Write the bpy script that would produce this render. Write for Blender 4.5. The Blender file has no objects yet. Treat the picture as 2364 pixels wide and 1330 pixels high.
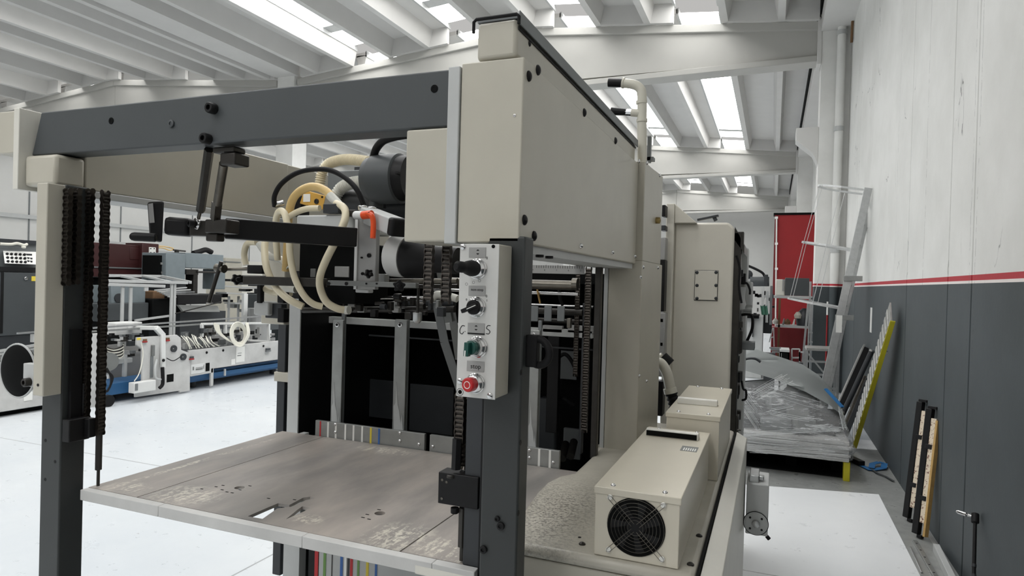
import bpy, bmesh, math, random
from mathutils import Vector, Matrix
random.seed(7)
SC = bpy.context.scene
COL = SC.collection
# ------------------------------------------------------------------ camera
EYE = Vector((0, 0, 1.6))
AX = Vector((0.92852183, 0.02933923, -0.37011677))   # world X seen in camera axes (right, down, forward)
AY = Vector((0.37022532, 0.00184192, 0.92894016))
AZ = Vector((0.02793611, -0.99956782, -0.00915187))
cam_d = bpy.data.cameras.new('camera')
cam = bpy.data.objects.new('camera', cam_d)
COL.objects.link(cam)
cam_d.sensor_width = 36
cam_d.lens = 1513 / 2364 * 36
cam_d.clip_end = 200
cam.matrix_world = Matrix(((AX.x, -AX.y, -AX.z, EYE.x), (AY.x, -AY.y, -AY.z, EYE.y), (AZ.x, -AZ.y, -AZ.z, EYE.z), (0, 0, 0, 1)))
SC.camera = cam
# ------------------------------------------------------------------ light and exposure
w = bpy.data.worlds.new('overcast'); SC.world = w
w.use_nodes = True
w.node_tree.nodes['Background'].inputs[0].default_value = (1.0, 0.985, 0.96, 1)
w.node_tree.nodes['Background'].inputs[1].default_value = 0.5
SKY_PANEL = 9.8
SC.view_settings.view_transform = 'Standard'
SC.view_settings.look = 'None'
SC.view_settings.gamma = 1
SC.view_settings.use_curve_mapping = False
SC.view_settings.exposure = 0.0

# ------------------------------------------------------------------ helpers
def P(x, y, X=None, Y=None, Z=None):
    """point of the measured photograph on a plane of known depth"""
    r = Vector((x - 1182, y - 665, 1513.0))
    d = Vector((r.dot(AX), r.dot(AY), r.dot(AZ)))
    if X is not None: t = (X - EYE.x) / d.x
    elif Y is not None: t = (Y - EYE.y) / d.y
    else: t = (Z - EYE.z) / d.z
    return EYE + d * t

def lin(c):
    return tuple(((v / 255 / 12.92) if v / 255 <= .04045 else ((v / 255 + .055) / 1.055) ** 2.4) for v in c)

MATS = {}
class NT:
    def __init__(s, name):
        s.m = bpy.data.materials.new(name); s.m.use_nodes = True
        s.n = s.m.node_tree.nodes; s.l = s.m.node_tree.links
        s.b = s.n['Principled BSDF']
        MATS[name] = s.m
    def new(s, t, **k):
        o = s.n.new(t)
        for a, v in k.items(): setattr(o, a, v)
        return o
    def put(s, sock, v):
        if hasattr(v, 'is_output') or isinstance(v, bpy.types.NodeSocket): s.l.new(v, sock)
        else: sock.default_value = v
    def coord(s, scale=(1, 1, 1), kind='Object'):
        t = s.new('ShaderNodeTexCoord'); mp = s.new('ShaderNodeMapping')
        s.l.new(t.outputs[kind], mp.inputs[0]); mp.inputs['Scale'].default_value = scale
        return mp.outputs[0]
    def noise(s, v, scale, detail=4, rough=.55):
        t = s.new('ShaderNodeTexNoise'); s.l.new(v, t.inputs['Vector'])
        t.inputs['Scale'].default_value = scale; t.inputs['Detail'].default_value = detail; t.inputs['Roughness'].default_value = rough
        return t.outputs['Fac']
    def ramp(s, f, a, b):
        t = s.new('ShaderNodeMapRange'); t.clamp = True
        s.l.new(f, t.inputs[0]); t.inputs[1].default_value = a; t.inputs[2].default_value = b
        return t.outputs[0]
    def mix(s, f, a, b):
        t = s.new('ShaderNodeMix', data_type='RGBA')
        s.put(t.inputs[0], f); s.put(t.inputs[6], a if not isinstance(a, tuple) else (*a[:3], 1)); s.put(t.inputs[7], b if not isinstance(b, tuple) else (*b[:3], 1))
        return t.outputs[2]
    def math(s, op, a, b=0.0):
        t = s.new('ShaderNodeMath', operation=op); s.put(t.inputs[0], a); s.put(t.inputs[1], b)
        return t.outputs[0]
    def bump(s, h, strength=.2, dist=.01):
        t = s.new('ShaderNodeBump'); s.l.new(h, t.inputs['Height']); t.inputs['Strength'].default_value = strength; t.inputs['Distance'].default_value = dist
        s.l.new(t.outputs[0], s.b.inputs['Normal'])
    def xyz(s, v):
        t = s.new('ShaderNodeSeparateXYZ'); s.l.new(v, t.inputs[0]); return t.outputs

def paint(name, rgb, rough=.5, metal=0.0, var=.12, scale=9, bump=.04, spec=.4):
    k = NT(name); c = lin(rgb)
    v = k.coord(); f = k.noise(v, scale, 5)
    col = k.mix(k.ramp(f, .3, .75), c, tuple(x * (1 - var) for x in c))
    k.l.new(col, k.b.inputs['Base Color'])
    k.b.inputs['Roughness'].default_value = rough; k.b.inputs['Metallic'].default_value = metal
    k.b.inputs['Specular IOR Level'].default_value = spec
    if bump: k.bump(k.noise(v, 160, 3), bump, .002)
    return k.m

class B:
    def __init__(s): s.bm = bmesh.new()
    def face_pts(s, pts):
        return s.bm.faces.new([s.bm.verts.new(p) for p in pts])
    def box(s, x0, x1, y0, y1, z0, z1):
        return s.hexa([(x0, y0, z0), (x1, y0, z0), (x1, y1, z0), (x0, y1, z0), (x0, y0, z1), (x1, y0, z1), (x1, y1, z1), (x0, y1, z1)])
    def hexa(s, p):
        v = [s.bm.verts.new(q) for q in p]
        for f in ((0, 3, 2, 1), (4, 5, 6, 7), (0, 1, 5, 4), (1, 2, 6, 5), (2, 3, 7, 6), (3, 0, 4, 7)):
            s.bm.faces.new([v[i] for i in f])
        return s
    def prism(s, pts, vec):
        vec = Vector(vec); n = len(pts)
        a = [s.bm.verts.new(p) for p in pts]; b = [s.bm.verts.new(Vector(p) + vec) for p in pts]
        s.bm.faces.new(a[::-1]); s.bm.faces.new(b)
        for i in range(n): s.bm.faces.new((a[i], a[(i + 1) % n], b[(i + 1) % n], b[i]))
        return s
    def bar(s, p0, p1, w, h, up=(0, 0, 1)):
        """rectangular bar from p0 to p1, w across, h along 'up'"""
        p0 = Vector(p0); p1 = Vector(p1); d = (p1 - p0).normalized(); u = Vector(up)
        side = d.cross(u)
        if side.length < 1e-4: side = d.cross(Vector((1, 0, 0)))
        side.normalize(); u = side.cross(d).normalized()
        a, b = side * w / 2, u * h / 2
        return s.hexa([p0 - a - b, p0 + a - b, p1 + a - b, p1 - a - b, p0 - a + b, p0 + a + b, p1 + a + b, p1 - a + b])
    def cyl(s, p0, p1, r0, r1=None, n=16, caps=True):
        p0 = Vector(p0); p1 = Vector(p1); r1 = r0 if r1 is None else r1
        return s.lathe(p0, p1 - p0, [(0, r0), ((p1 - p0).length, r1)], n, caps)
    def lathe(s, o, axis, prof, n=20, caps=True):
        o = Vector(o); d = Vector(axis).normalized()
        u = d.orthogonal().normalized(); v = d.cross(u)
        rings = []
        for (t, r) in prof:
            rings.append([s.bm.verts.new(o + d * t + (u * math.cos(2 * math.pi * i / n) + v * math.sin(2 * math.pi * i / n)) * max(r, 1e-5)) for i in range(n)])
        for a, b in zip(rings, rings[1:]):
            for i in range(n): s.bm.faces.new((a[i], a[(i + 1) % n], b[(i + 1) % n], b[i]))
        if caps:
            s.bm.faces.new(rings[0][::-1]); s.bm.faces.new(rings[-1])
        return s
    def tube(s, pts, r, n=10, sub=6, ribs=0, closed=False):
        pts = [Vector(p) for p in pts]
        q = []
        if len(pts) == 2 or sub == 0: q = pts
        else:
            m = len(pts)
            for i in range(m - 1):
                a, b, c, d = pts[max(i - 1, 0)], pts[i], pts[i + 1], pts[min(i + 2, m - 1)]
                for j in range(sub):
                    t = j / sub
                    q.append(.5 * ((2 * b) + (c - a) * t + (2 * a - 5 * b + 4 * c - d) * t * t + (3 * b - 3 * c + d - a) * t ** 3))
            q.append(pts[-1])
        if ribs:
            L = [0]
            for a, b in zip(q, q[1:]): L.append(L[-1] + (b - a).length)
            k = max(4, int(L[-1] / ribs)) * 4; q2 = []
            for i in range(k + 1):
                t = L[-1] * i / k; j = 0
                while j < len(q) - 2 and L[j + 1] < t: j += 1
                q2.append(q[j].lerp(q[j + 1], (t - L[j]) / max(L[j + 1] - L[j], 1e-9)))
            q = q2
        rings = []; u = None
        for i, p in enumerate(q):
            d = (q[min(i + 1, len(q) - 1)] - q[max(i - 1, 0)])
            if d.length < 1e-9: d = Vector((0, 0, 1))
            d.normalize()
            u = d.orthogonal().normalized() if u is None else (u - d * u.dot(d)).normalized()
            v = d.cross(u); rr = r
            if ribs: rr = r * (1.1 if i % 4 in (1, 2) else .9)
            rings.append([s.bm.verts.new(p + (u * math.cos(2 * math.pi * k / n) + v * math.sin(2 * math.pi * k / n)) * rr) for k in range(n)])
        for a, b in zip(rings, rings[1:]):
            for k in range(n): s.bm.faces.new((a[k], a[(k + 1) % n], b[(k + 1) % n], b[k]))
        s.bm.faces.new(rings[0][::-1]); s.bm.faces.new(rings[-1])
        return s
    def torus(s, c, axis, R, r, n=28, m=8):
        c = Vector(c); d = Vector(axis).normalized(); u = d.orthogonal().normalized(); v = d.cross(u)
        rings = []
        for i in range(n):
            e = u * math.cos(2 * math.pi * i / n) + v * math.sin(2 * math.pi * i / n)
            rings.append([s.bm.verts.new(c + e * (R + r * math.cos(2 * math.pi * j / m)) + d * r * math.sin(2 * math.pi * j / m)) for j in range(m)])
        for i in range(n):
            a, b = rings[i], rings[(i + 1) % n]
            for j in range(m): s.bm.faces.new((a[j], b[j], b[(j + 1) % m], a[(j + 1) % m]))
        return s
    def plate(s, outer, holes, z0, z1):
        """flat plate with through holes (xy loops) between z0 and z1"""
        t = bmesh.new(); edges = []
        for loop in [outer] + holes:
            vs = [t.verts.new((x, y, z1)) for x, y in loop]
            for i in range(len(vs)): edges.append(t.edges.new((vs[i], vs[(i + 1) % len(vs)])))
        bmesh.ops.triangle_fill(t, use_beauty=True, use_dissolve=False, edges=edges)
        ge = bmesh.ops.extrude_face_region(t, geom=t.faces[:])
        bmesh.ops.translate(t, vec=(0, 0, z0 - z1), verts=[g for g in ge['geom'] if isinstance(g, bmesh.types.BMVert)])
        me = bpy.data.meshes.new('tmp'); t.to_mesh(me); t.free(); s.bm.from_mesh(me); bpy.data.meshes.remove(me)
        return s
    # boxes given by their outline in the photograph on a plane of known depth
    def yb(s, Y, x0, y0, x1, y1, d):
        xm, ym = (x0 + x1) / 2, (y0 + y1) / 2
        return s.box(P(x0, ym, Y=Y).x, P(x1, ym, Y=Y).x, Y, Y + d, P(xm, y1, Y=Y).z, P(xm, y0, Y=Y).z)
    def xb(s, X, x0, y0, x1, y1, d):
        ym = (y0 + y1) / 2; a = P(x0, ym, X=X).y; b = P(x1, ym, X=X).y
        pm = ((x0 + x1) / 2)
        return s.box(X - d, X, min(a, b), max(a, b), P(pm, y1, X=X).z, P(pm, y0, X=X).z)
    def tp(s, pts, r, **k): return s.tube([P(x, y, Y=Y) for x, y, Y in pts], r, **k)
    def build(s, name, mat, parent=None, bevel=0, smooth=True, kind=None):
        bmesh.ops.recalc_face_normals(s.bm, faces=s.bm.faces[:])
        me = bpy.data.meshes.new(name)
        off = root_loc(parent)
        bmesh.ops.translate(s.bm, vec=-off, verts=s.bm.verts[:])
        s.bm.to_mesh(me); s.bm.free()
        me.materials.append(mat if not isinstance(mat, str) else MATS[mat])
        if smooth:
            me.shade_smooth(); me.set_sharp_from_angle(angle=math.radians(38))
        o = bpy.data.objects.new(name, me); COL.objects.link(o)
        if parent is not None: o.parent = parent
        if bevel:
            m = o.modifiers.new('bevel', 'BEVEL'); m.width = bevel; m.segments = 2; m.limit_method = 'ANGLE'; m.angle_limit = .6
        if kind: o['kind'] = kind
        return o

def root_loc(o):
    v = Vector((0, 0, 0))
    while o is not None:
        v += o.location; o = o.parent
    return v

def thing(name, label, cat, loc, group=None):
    o = bpy.data.objects.new(name, None); COL.objects.link(o)
    o.location = loc; o.empty_display_size = .1
    o['label'] = label; o['category'] = cat
    if group: o['group'] = group
    return o
def tag(o, label, cat, group=None):
    o['label'] = label; o['category'] = cat
    if group: o['group'] = group
    return o
def struct(o): o['kind'] = 'structure'; return o
def copy_part(o, parent, loc=None, label=None):
    c = o.copy(); COL.objects.link(c); c.parent = parent
    if loc is not None: c.location = Vector(loc) - root_loc(parent)
    if label: c['label'] = label
    return c
def copy_thing(o, loc, label):
    r = o.copy(); COL.objects.link(r); r.location = loc; r['label'] = label
    for ch in o.children:
        c = ch.copy(); COL.objects.link(c); c.parent = r
        for g in ch.children:
            e = g.copy(); COL.objects.link(e); e.parent = c
    return r
_txt = {}
def lettering(s, size, o, right, up, mat, parent, name='lettering', extr=.0004, shear=0):
    """flat printed lettering, centred on o, in the plane right/up"""
    cu = bpy.data.curves.new(name, 'FONT'); cu.body = s; cu.size = size; cu.align_x = 'CENTER'; cu.align_y = 'CENTER'; cu.extrude = extr / 2; cu.shear = shear; cu.resolution_u = 3
    t = bpy.data.objects.new(name, cu); COL.objects.link(t)
    dg = bpy.context.evaluated_depsgraph_get(); dg.update()
    me = bpy.data.meshes.new_from_object(t.evaluated_get(dg)); bpy.data.objects.remove(t); bpy.data.curves.remove(cu)
    r = Vector(right).normalized(); u = Vector(up).normalized(); n = r.cross(u)
    o = Vector(o) - root_loc(parent)
    me.transform(Matrix(((r.x, u.x, n.x, o.x), (r.y, u.y, n.y, o.y), (r.z, u.z, n.z, o.z), (0, 0, 0, 1))))
    me.materials.clear(); me.materials.append(MATS[mat])
    ob = bpy.data.objects.new(name, me); COL.objects.link(ob); ob.parent = parent
    return ob

# ------------------------------------------------------------------ materials
paint('beige', (186, 182, 169), .33, var=.07, bump=.05)
paint('beige_light', (214, 212, 203), .4, var=.06)
paint('steel_grey', (70, 74, 76), .45, var=.1, scale=5)
paint('post_grey', (52, 55, 55), .45, var=.1, scale=5)
paint('steel_dark', (50, 53, 56), .45, var=.2)
paint('black_paint', (24, 24, 25), .45, var=.2, spec=.22)
paint('black_plastic', (22, 22, 23), .42, var=.1, spec=.2)
paint('black_rubber', (28, 28, 29), .55, var=.2, spec=.15)
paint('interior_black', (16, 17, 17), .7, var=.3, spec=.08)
paint('machine_grey', (116, 120, 121), .45, var=.15)
paint('machine_bluegrey', (122, 132, 136), .45, var=.12)
paint('light_grey', (186, 188, 187), .45, var=.08)
paint('white_paint', (214, 215, 213), .4, var=.06)
paint('wall_white', (206, 206, 203), .6, var=.05, scale=2)
paint('dirty_white', (200, 200, 198), .5, var=.25, scale=5)
paint('aluminium', (190, 192, 192), .32, metal=.85, var=.18, scale=22)
paint('dull_aluminium', (158, 160, 158), .42, metal=.7, var=.2, scale=18)
paint('chrome', (210, 210, 210), .14, metal=1, var=.05)
paint('oily_steel', (112, 108, 100), .3, metal=.85, var=.4, scale=20)
paint('dark_metal', (62, 60, 57), .38, metal=.6, var=.35, scale=25)
paint('chain_oil', (64, 59, 54), .34, metal=.65, var=.5, scale=60)
paint('cream_hose', (226, 216, 188), .35, var=.1, scale=14)
paint('yellow_hose', (232, 200, 136), .35, var=.1, scale=14)
paint('clear_hose', (212, 212, 204), .25, var=.15, scale=30)
paint('ivory_pipe', (206, 203, 190), .35, var=.06)
paint('yellow_block', (206, 160, 72), .45, var=.15)
paint('orange', (226, 82, 36), .35, var=.06)
paint('button_red', (176, 30, 34), .3, var=.05)
paint('knob_green', (22, 74, 66), .3, var=.1)
paint('panel_alu', (206, 206, 203), .38, metal=.25, var=.05, scale=40)
paint('plate_grey', (158, 158, 156), .4, metal=.3, var=.05)
paint('print_black', (24, 24, 24), .6, var=0, bump=0)
paint('print_white', (236, 236, 232), .5, var=0, bump=0)
paint('marker', (60, 58, 58), .6, var=.2, bump=0)
paint('maroon', (64, 31, 31), .45, var=.2, scale=4)
paint('slate_paint', (78, 86, 91), .55, var=.12, scale=3)
paint('wall_red', (150, 30, 34), .5, var=.1, scale=3)
paint('dark_red', (110, 22, 26), .5, var=.15, scale=3)
paint('rag_red', (168, 40, 48), .8, var=.3, scale=30)
paint('blue_paint', (44, 92, 136), .45, var=.12)
paint('strap_blue', (34, 104, 160), .7, var=.25, scale=40)
paint('yellow_paint', (196, 186, 40), .45, var=.15)
paint('paper', (232, 232, 228), .7, var=.04, bump=0)
paint('tape_red', (190, 46, 50), .5, var=.1, bump=0)
paint('tape_green', (110, 150, 80), .5, var=.1, bump=0)
paint('tape_blue', (60, 104, 170), .5, var=.1, bump=0)
paint('tape_yellow', (222, 200, 70), .5, var=.1, bump=0)
paint('tape_white', (226, 226, 222), .5, var=.05, bump=0)
paint('cable_white', (224, 222, 210), .45, var=.1)
paint('brown_card', (120, 92, 66), .8, var=.25)
paint('wood_edge', (196, 160, 100), .7, var=.2, scale=30)
paint('tarp_grey', (152, 157, 156), .5, var=.1, scale=3)
paint('green_cloth', (90, 140, 120), .7, var=.2)
paint('beam_white', (180, 179, 174), .7, var=.05, scale=2.5, bump=.1)
paint('box_beige', (208, 202, 186), .3, var=.05)
paint('tower_beige', (206, 202, 190), .38, var=.05)
paint('concrete_white', (208, 207, 204), .7, var=.05, scale=2.5, bump=.1)
paint('sticker_grey', (120, 122, 120), .4, metal=.3, var=.1)
paint('brass', (150, 130, 84), .35, metal=.8, var=.2)

# worn speckled cream plastic of the leaning bars
k = NT('speckled_cream'); v = k.coord()
f = k.ramp(k.noise(v, 60, 3, .7), .56, .62)
k.l.new(k.mix(f, lin((222, 208, 186)), lin((110, 66, 52))), k.b.inputs['Base Color']); k.b.inputs['Roughness'].default_value = .6
# diamond plate
k = NT('diamond_plate'); v = k.coord((1, 1, 1))
k.b.inputs['Metallic'].default_value = .9; k.b.inputs['Roughness'].default_value = .33
wv = k.new('ShaderNodeTexChecker'); k.l.new(v, wv.inputs[0]); wv.inputs['Scale'].default_value = 42
k.l.new(k.mix(k.noise(v, 12, 3), lin((216, 216, 212)), lin((150, 150, 148))), k.b.inputs['Base Color'])
k.bump(wv.outputs['Fac'], .6, .004)
# wall: painted bands of white, red line, white line and slate by height; plaster cracks
def wall_mat(name, cracks=1.0):
    k = NT(name); v = k.coord(kind='Object'); z = k.xyz(v)[2]
    n = k.noise(v, 1.3, 6, .6); n2 = k.noise(v, 14, 4, .7)
    white = k.mix(k.ramp(n, .35, .75), lin((228, 228, 225)), lin((210, 210, 206)))
    slate = k.mix(k.ramp(n, .35, .75), lin((66, 73, 76)), lin((52, 59, 61)))
    c = k.mix(k.math('GREATER_THAN', z, 1.664), slate, (lin((232, 224, 220))))
    c = k.mix(k.math('GREATER_THAN', z, 1.680), c, lin((176, 34, 48)))
    c = k.mix(k.math('GREATER_THAN', z, 1.711), c, white)
    mp = k.new('ShaderNodeMapping'); k.l.new(v, mp.inputs[0]); mp.inputs['Scale'].default_value = (1, 1.5, .55)
    nd = k.new('ShaderNodeTexNoise'); k.l.new(mp.outputs[0], nd.inputs['Vector']); nd.inputs['Scale'].default_value = 2.2; nd.inputs['Detail'].default_value = 5
    mv = k.new('ShaderNodeMix', data_type='VECTOR'); mv.inputs[0].default_value = .3; k.l.new(mp.outputs[0], mv.inputs[4]); k.l.new(nd.outputs['Color'], mv.inputs[5])
    vo = k.new('ShaderNodeTexVoronoi', feature='DISTANCE_TO_EDGE'); k.l.new(mv.outputs[1], vo.inputs['Vector']); vo.inputs['Scale'].default_value = 1.5
    cr = k.math('LESS_THAN', vo.outputs['Distance'], .0028)
    gate = k.math('MULTIPLY', k.ramp(k.noise(v, 1.7, 2), .56, .62), cracks)
    crack = k.math('MULTIPLY', cr, gate)
    yy = k.xyz(v)[1]
    for at, wob, wd in ((5.66, .10, .004), (4.30, .05, .003), (4.42, .16, .003), (6.9, .2, .0025), (3.4, .12, .0025)):
        q = k.math('ABSOLUTE', k.math('SUBTRACT', k.math('SUBTRACT', yy, at), k.math('MULTIPLY', k.math('SUBTRACT', nd.outputs['Fac'], .5), wob)))
        q = k.math('MULTIPLY', k.math('MULTIPLY', k.math('LESS_THAN', q, wd), k.ramp(n2, .42, .5)), cracks * .7)
        crack = k.math('MAXIMUM', crack, q)
    c = k.mix(k.math('MULTIPLY', crack, .7), c, lin((70, 70, 70)))
    k.l.new(c, k.b.inputs['Base Color']); k.b.inputs['Roughness'].default_value = .62
    h = k.math('SUBTRACT', k.math('MULTIPLY', n2, .25), crack)
    k.bump(h, .35, .01)
wall_mat('banded_wall')
wall_mat('banded_pillar', 0.0)
# floor: pale resin, bare grey strip by the right wall, joints and scuffs
k = NT('resin_floor'); v = k.coord(kind='Object'); X, Y, Z = k.xyz(v)
n = k.noise(v, .7, 6, .6); n2 = k.noise(v, 7, 5, .7)
pale = k.mix(k.ramp(n, .3, .7), lin((208, 212, 214)), lin((192, 198, 203)))
pale = k.mix(k.math('MULTIPLY', k.math('GREATER_THAN', X, -.3), k.math('LESS_THAN', Y, 8.0)), pale, k.mix(k.ramp(n, .3, .7), lin((240, 242, 243)), lin((226, 229, 231))))
bare = k.mix(k.ramp(n2, .3, .7), lin((150, 152, 150)), lin((128, 130, 128)))
edge = k.math('ADD', X, k.math('MULTIPLY', Y, -.0015))
m1 = k.math('GREATER_THAN', edge, .815)
m2 = k.math('GREATER_THAN', k.math('SUBTRACT', Y, k.math('MULTIPLY', X, .22)), 5.72)
m3 = k.math('LESS_THAN', k.math('SUBTRACT', Y, k.math('MULTIPLY', X, .2)), 7.35)
m4 = k.math('GREATER_THAN', X, -.3)
msk = k.math('MULTIPLY', k.math('MULTIPLY', k.math('MAXIMUM', m1, m2), m3), m4)
c = k.mix(msk, pale, bare)
def joint(axis, at, wd=.006): return k.math('LESS_THAN', k.math('ABSOLUTE', k.math('SUBTRACT', axis, at)), wd)
jn = None
for ax, at in ((X, -2.62), (Y, 3.95), (Y, 9.6)):
    j = joint(ax, at); jn = j if jn is None else k.math('MAXIMUM', jn, j)
c = k.mix(k.math('MULTIPLY', jn, .55), c, lin((90, 92, 92)))
sp = k.math('MULTIPLY', k.ramp(k.noise(v, 19, 2, .6), .74, .77), k.ramp(n, .5, .62))
c = k.mix(k.math('MULTIPLY', sp, .6), c, lin((110, 112, 112)))
k.l.new(c, k.b.inputs['Base Color'])
k.l.new(k.ramp(n2, -.4, 2.4), k.b.inputs['Roughness']); k.b.inputs['Specular IOR Level'].default_value = .5
# worn steel of the pile board; bare patches where paper has polished it
k = NT('worn_board'); v = k.coord(kind='Object'); X, Y, Z = k.xyz(v)
mp = k.new('ShaderNodeMapping'); k.l.new(v, mp.inputs[0]); mp.inputs['Scale'].default_value = (1.6, .5, 1); mp.inputs['Rotation'].default_value = (0, 0, .5)
n = k.noise(mp.outputs[0], 4, 6, .6)
mq = k.new('ShaderNodeMapping'); k.l.new(v, mq.inputs[0]); mq.inputs['Scale'].default_value = (4.5, .8, 1); mq.inputs['Rotation'].default_value = (0, 0, -.35)
n2 = k.math('ADD', k.math('MULTIPLY', k.noise(mq.outputs[0], 16, 6, .75), .6), k.math('MULTIPLY', k.noise(v, 70, 4, .7), .4))
c = k.mix(k.ramp(n, .36, .66), lin((134, 130, 126)), lin((172, 164, 156)))
c = k.mix(k.ramp(k.noise(mp.outputs[0], 1.7, 3), .5, .7), c, lin((98, 97, 95)))
BOARD = Vector((-1.16, 1.64, .965)); BENCH = Vector((-.3, 2.1, 0))
def blob(x, y, rx, ry):
    x -= BOARD.x; y -= BOARD.y
    a = k.math('POWER', k.math('DIVIDE', k.math('SUBTRACT', X, x), rx), 2.0); b = k.math('POWER', k.math('DIVIDE', k.math('SUBTRACT', Y, y), ry), 2.0)
    return k.math('SUBTRACT', 1.0, k.math('ADD', a, b))
bl = None
for q in ((-1.47, 1.33, .12, .085), (-.80, 1.335, .10, .10), (-.66, 1.32, .12, .075), (-1.25, 1.975, .13, .05), (-.84, 1.82, .07, .05), (-1.70, 1.60, .014, .45), (-1.06, 1.33, .05, .035), (-1.66, 1.31, .08, .05)):
    t = blob(*q); bl = t if bl is None else k.math('MAXIMUM', bl, t)
wear = k.math('MULTIPLY', k.ramp(bl, 0, .9), k.ramp(n2, .49, .56))
c = k.mix(k.math('MULTIPLY', wear, .8), c, lin((214, 209, 194)))
k.l.new(c, k.b.inputs['Base Color']); k.b.inputs['Metallic'].default_value = .1; k.b.inputs['Roughness'].default_value = .4
k.bump(n2, .12, .002)
# bench paint with worn flecks towards its left edge
k = NT('worn_beige'); v = k.coord(kind='Object'); X, Y, Z = k.xyz(v)
n = k.noise(v, 130, 6, .8); n1 = k.noise(v, 8, 4)
ed = k.ramp(k.math('ADD', X, k.math('MULTIPLY', n1, .10)), -.30 - BENCH.x, -.44 - BENCH.x)
wr = k.math('MULTIPLY', k.math('MULTIPLY', ed, k.ramp(n, .47, .57)), .85)
yb_ = k.ramp(k.math('ABSOLUTE', k.math('SUBTRACT', Y, 1.62 - BENCH.y)), .42, .1)
wr = k.math('MULTIPLY', wr, yb_)
c = k.mix(wr, k.mix(k.ramp(n1, .3, .7), lin((186, 182, 170)), lin((170, 166, 154))), lin((96, 92, 87)))
k.l.new(c, k.b.inputs['Base Color']); k.b.inputs['Roughness'].default_value = .38
# corrugated roof light: daylight through a dusty translucent sheet
k = NT('roof_light'); v = k.coord(kind='Object'); X, Y, Z = k.xyz(v)
lap = k.ramp(k.math('SINE', k.math('MULTIPLY', Y, 5.6)), .982, 1.0)
rip_shade = k.ramp(k.math('SINE', k.math('MULTIPLY', Y, 36)), -1.0, 1.0)  # shading of the corrugations, put into the glow as stripes
dust = k.ramp(k.noise(v, 1.5, 3), .2, .8)
st = k.math('SUBTRACT', 1.0, k.math('ADD', k.math('MULTIPLY', lap, .72), k.math('ADD', k.math('MULTIPLY', rip_shade, .1), k.math('MULTIPLY', dust, .15))))
k.l.new(k.math('MULTIPLY', st, SKY_PANEL), k.b.inputs['Emission Strength'])
k.b.inputs['Emission Color'].default_value = (1, .99, .98, 1); k.b.inputs['Base Color'].default_value = (.7, .72, .75, 1); k.b.inputs['Roughness'].default_value = .6
# stretch film: clear, with gathered glossy streaks
k = NT('stretch_film'); v = k.coord(kind='Object')
mp = k.new('ShaderNodeMapping'); k.l.new(v, mp.inputs[0]); mp.inputs['Rotation'].default_value = (0, .35, .1); mp.inputs['Scale'].default_value = (1.1, 1, 7)
n = k.noise(mp.outputs[0], 5, 7, .7)
mp2 = k.new('ShaderNodeMapping'); k.l.new(v, mp2.inputs[0]); mp2.inputs['Rotation'].default_value = (0, -.6, .2); mp2.inputs['Scale'].default_value = (1.2, 1, 9)
n2 = k.noise(mp2.outputs[0], 6, 6, .7)
h = k.math('MAXIMUM', n, n2)
k.bump(h, .9, .03)
k.b.inputs['Base Color'].default_value = (.8, .82, .83, 1); k.b.inputs['Roughness'].default_value = .16; k.b.inputs['Specular IOR Level'].default_value = .8
tr = k.new('ShaderNodeBsdfTransparent'); mx = k.new('ShaderNodeMixShader'); out = k.n['Material Output']
k.l.new(k.math('ADD', .26, k.math('MULTIPLY', k.ramp(h, .56, .70), .75)), mx.inputs[0]); k.l.new(tr.outputs[0], mx.inputs[1]); k.l.new(k.b.outputs[0], mx.inputs[2]); k.l.new(mx.outputs[0], out.inputs[0])
# translucent cage plastic / thin aluminium of the ladder hoop guard
paint('film_strand', (214, 217, 218), .2, var=.1, bump=0)
paint('cage_alu', (208, 210, 210), .3, metal=.6, var=.1, scale=30)

# ------------------------------------------------------------------ setting
WX = 1.03
o = struct(B().box(-21, 1.2, -9, 36, -.12, 0).build('floor', 'resin_floor'))
# right wall in precast panels, joints left open
ys = [-9, -6.5, -4.1, -1.7, .7, 2.6, 4.36, 4.90, 6.28, 9.97, 11.3, 13.7, 16.1, 18.5, 20.9, 23.3, 25.7, 28.1, 30.5, 33, 36]
wr = bpy.data.objects.new('wall_right', None); COL.objects.link(wr); struct(wr)
for a, b in zip(ys, ys[1:]):
    B().box(WX, WX + .18, a + .007, b - .007, -.02, 7.2).build('wall_panel', 'banded_wall', wr, bevel=.006)
B().box(WX + .03, WX + .17, -9, 36, 0, 7.2).build('joint_backing', 'steel_dark', wr)
struct(B().box(-21.2, 1.2, 35.0, 35.2, 0, 7.6).build('wall_back', 'wall_white'))
wl = struct(B().box(-21.2, -21.0, -9, 36, 0, 7.6).build('wall_left', 'wall_white'))
for y in range(-8, 36, 3):
    B().box(-21.0, -20.985, y, y + .04, 0, 6).build('panel_joint', 'machine_grey', wl)
B().box(-21.0, -20.93, -9, 36, 3.1, 3.22).build('wall_ledge', 'light_grey', wl)

def zt(x):
    """top of the roof beams: two naves, each with a ridge in its middle"""
    c, h = (-4.55, 5.15) if x > -10 else (-15.45, 5.3)
    return 5.89 + .48 * (1 - min(1, abs(x - c) / h))

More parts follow.
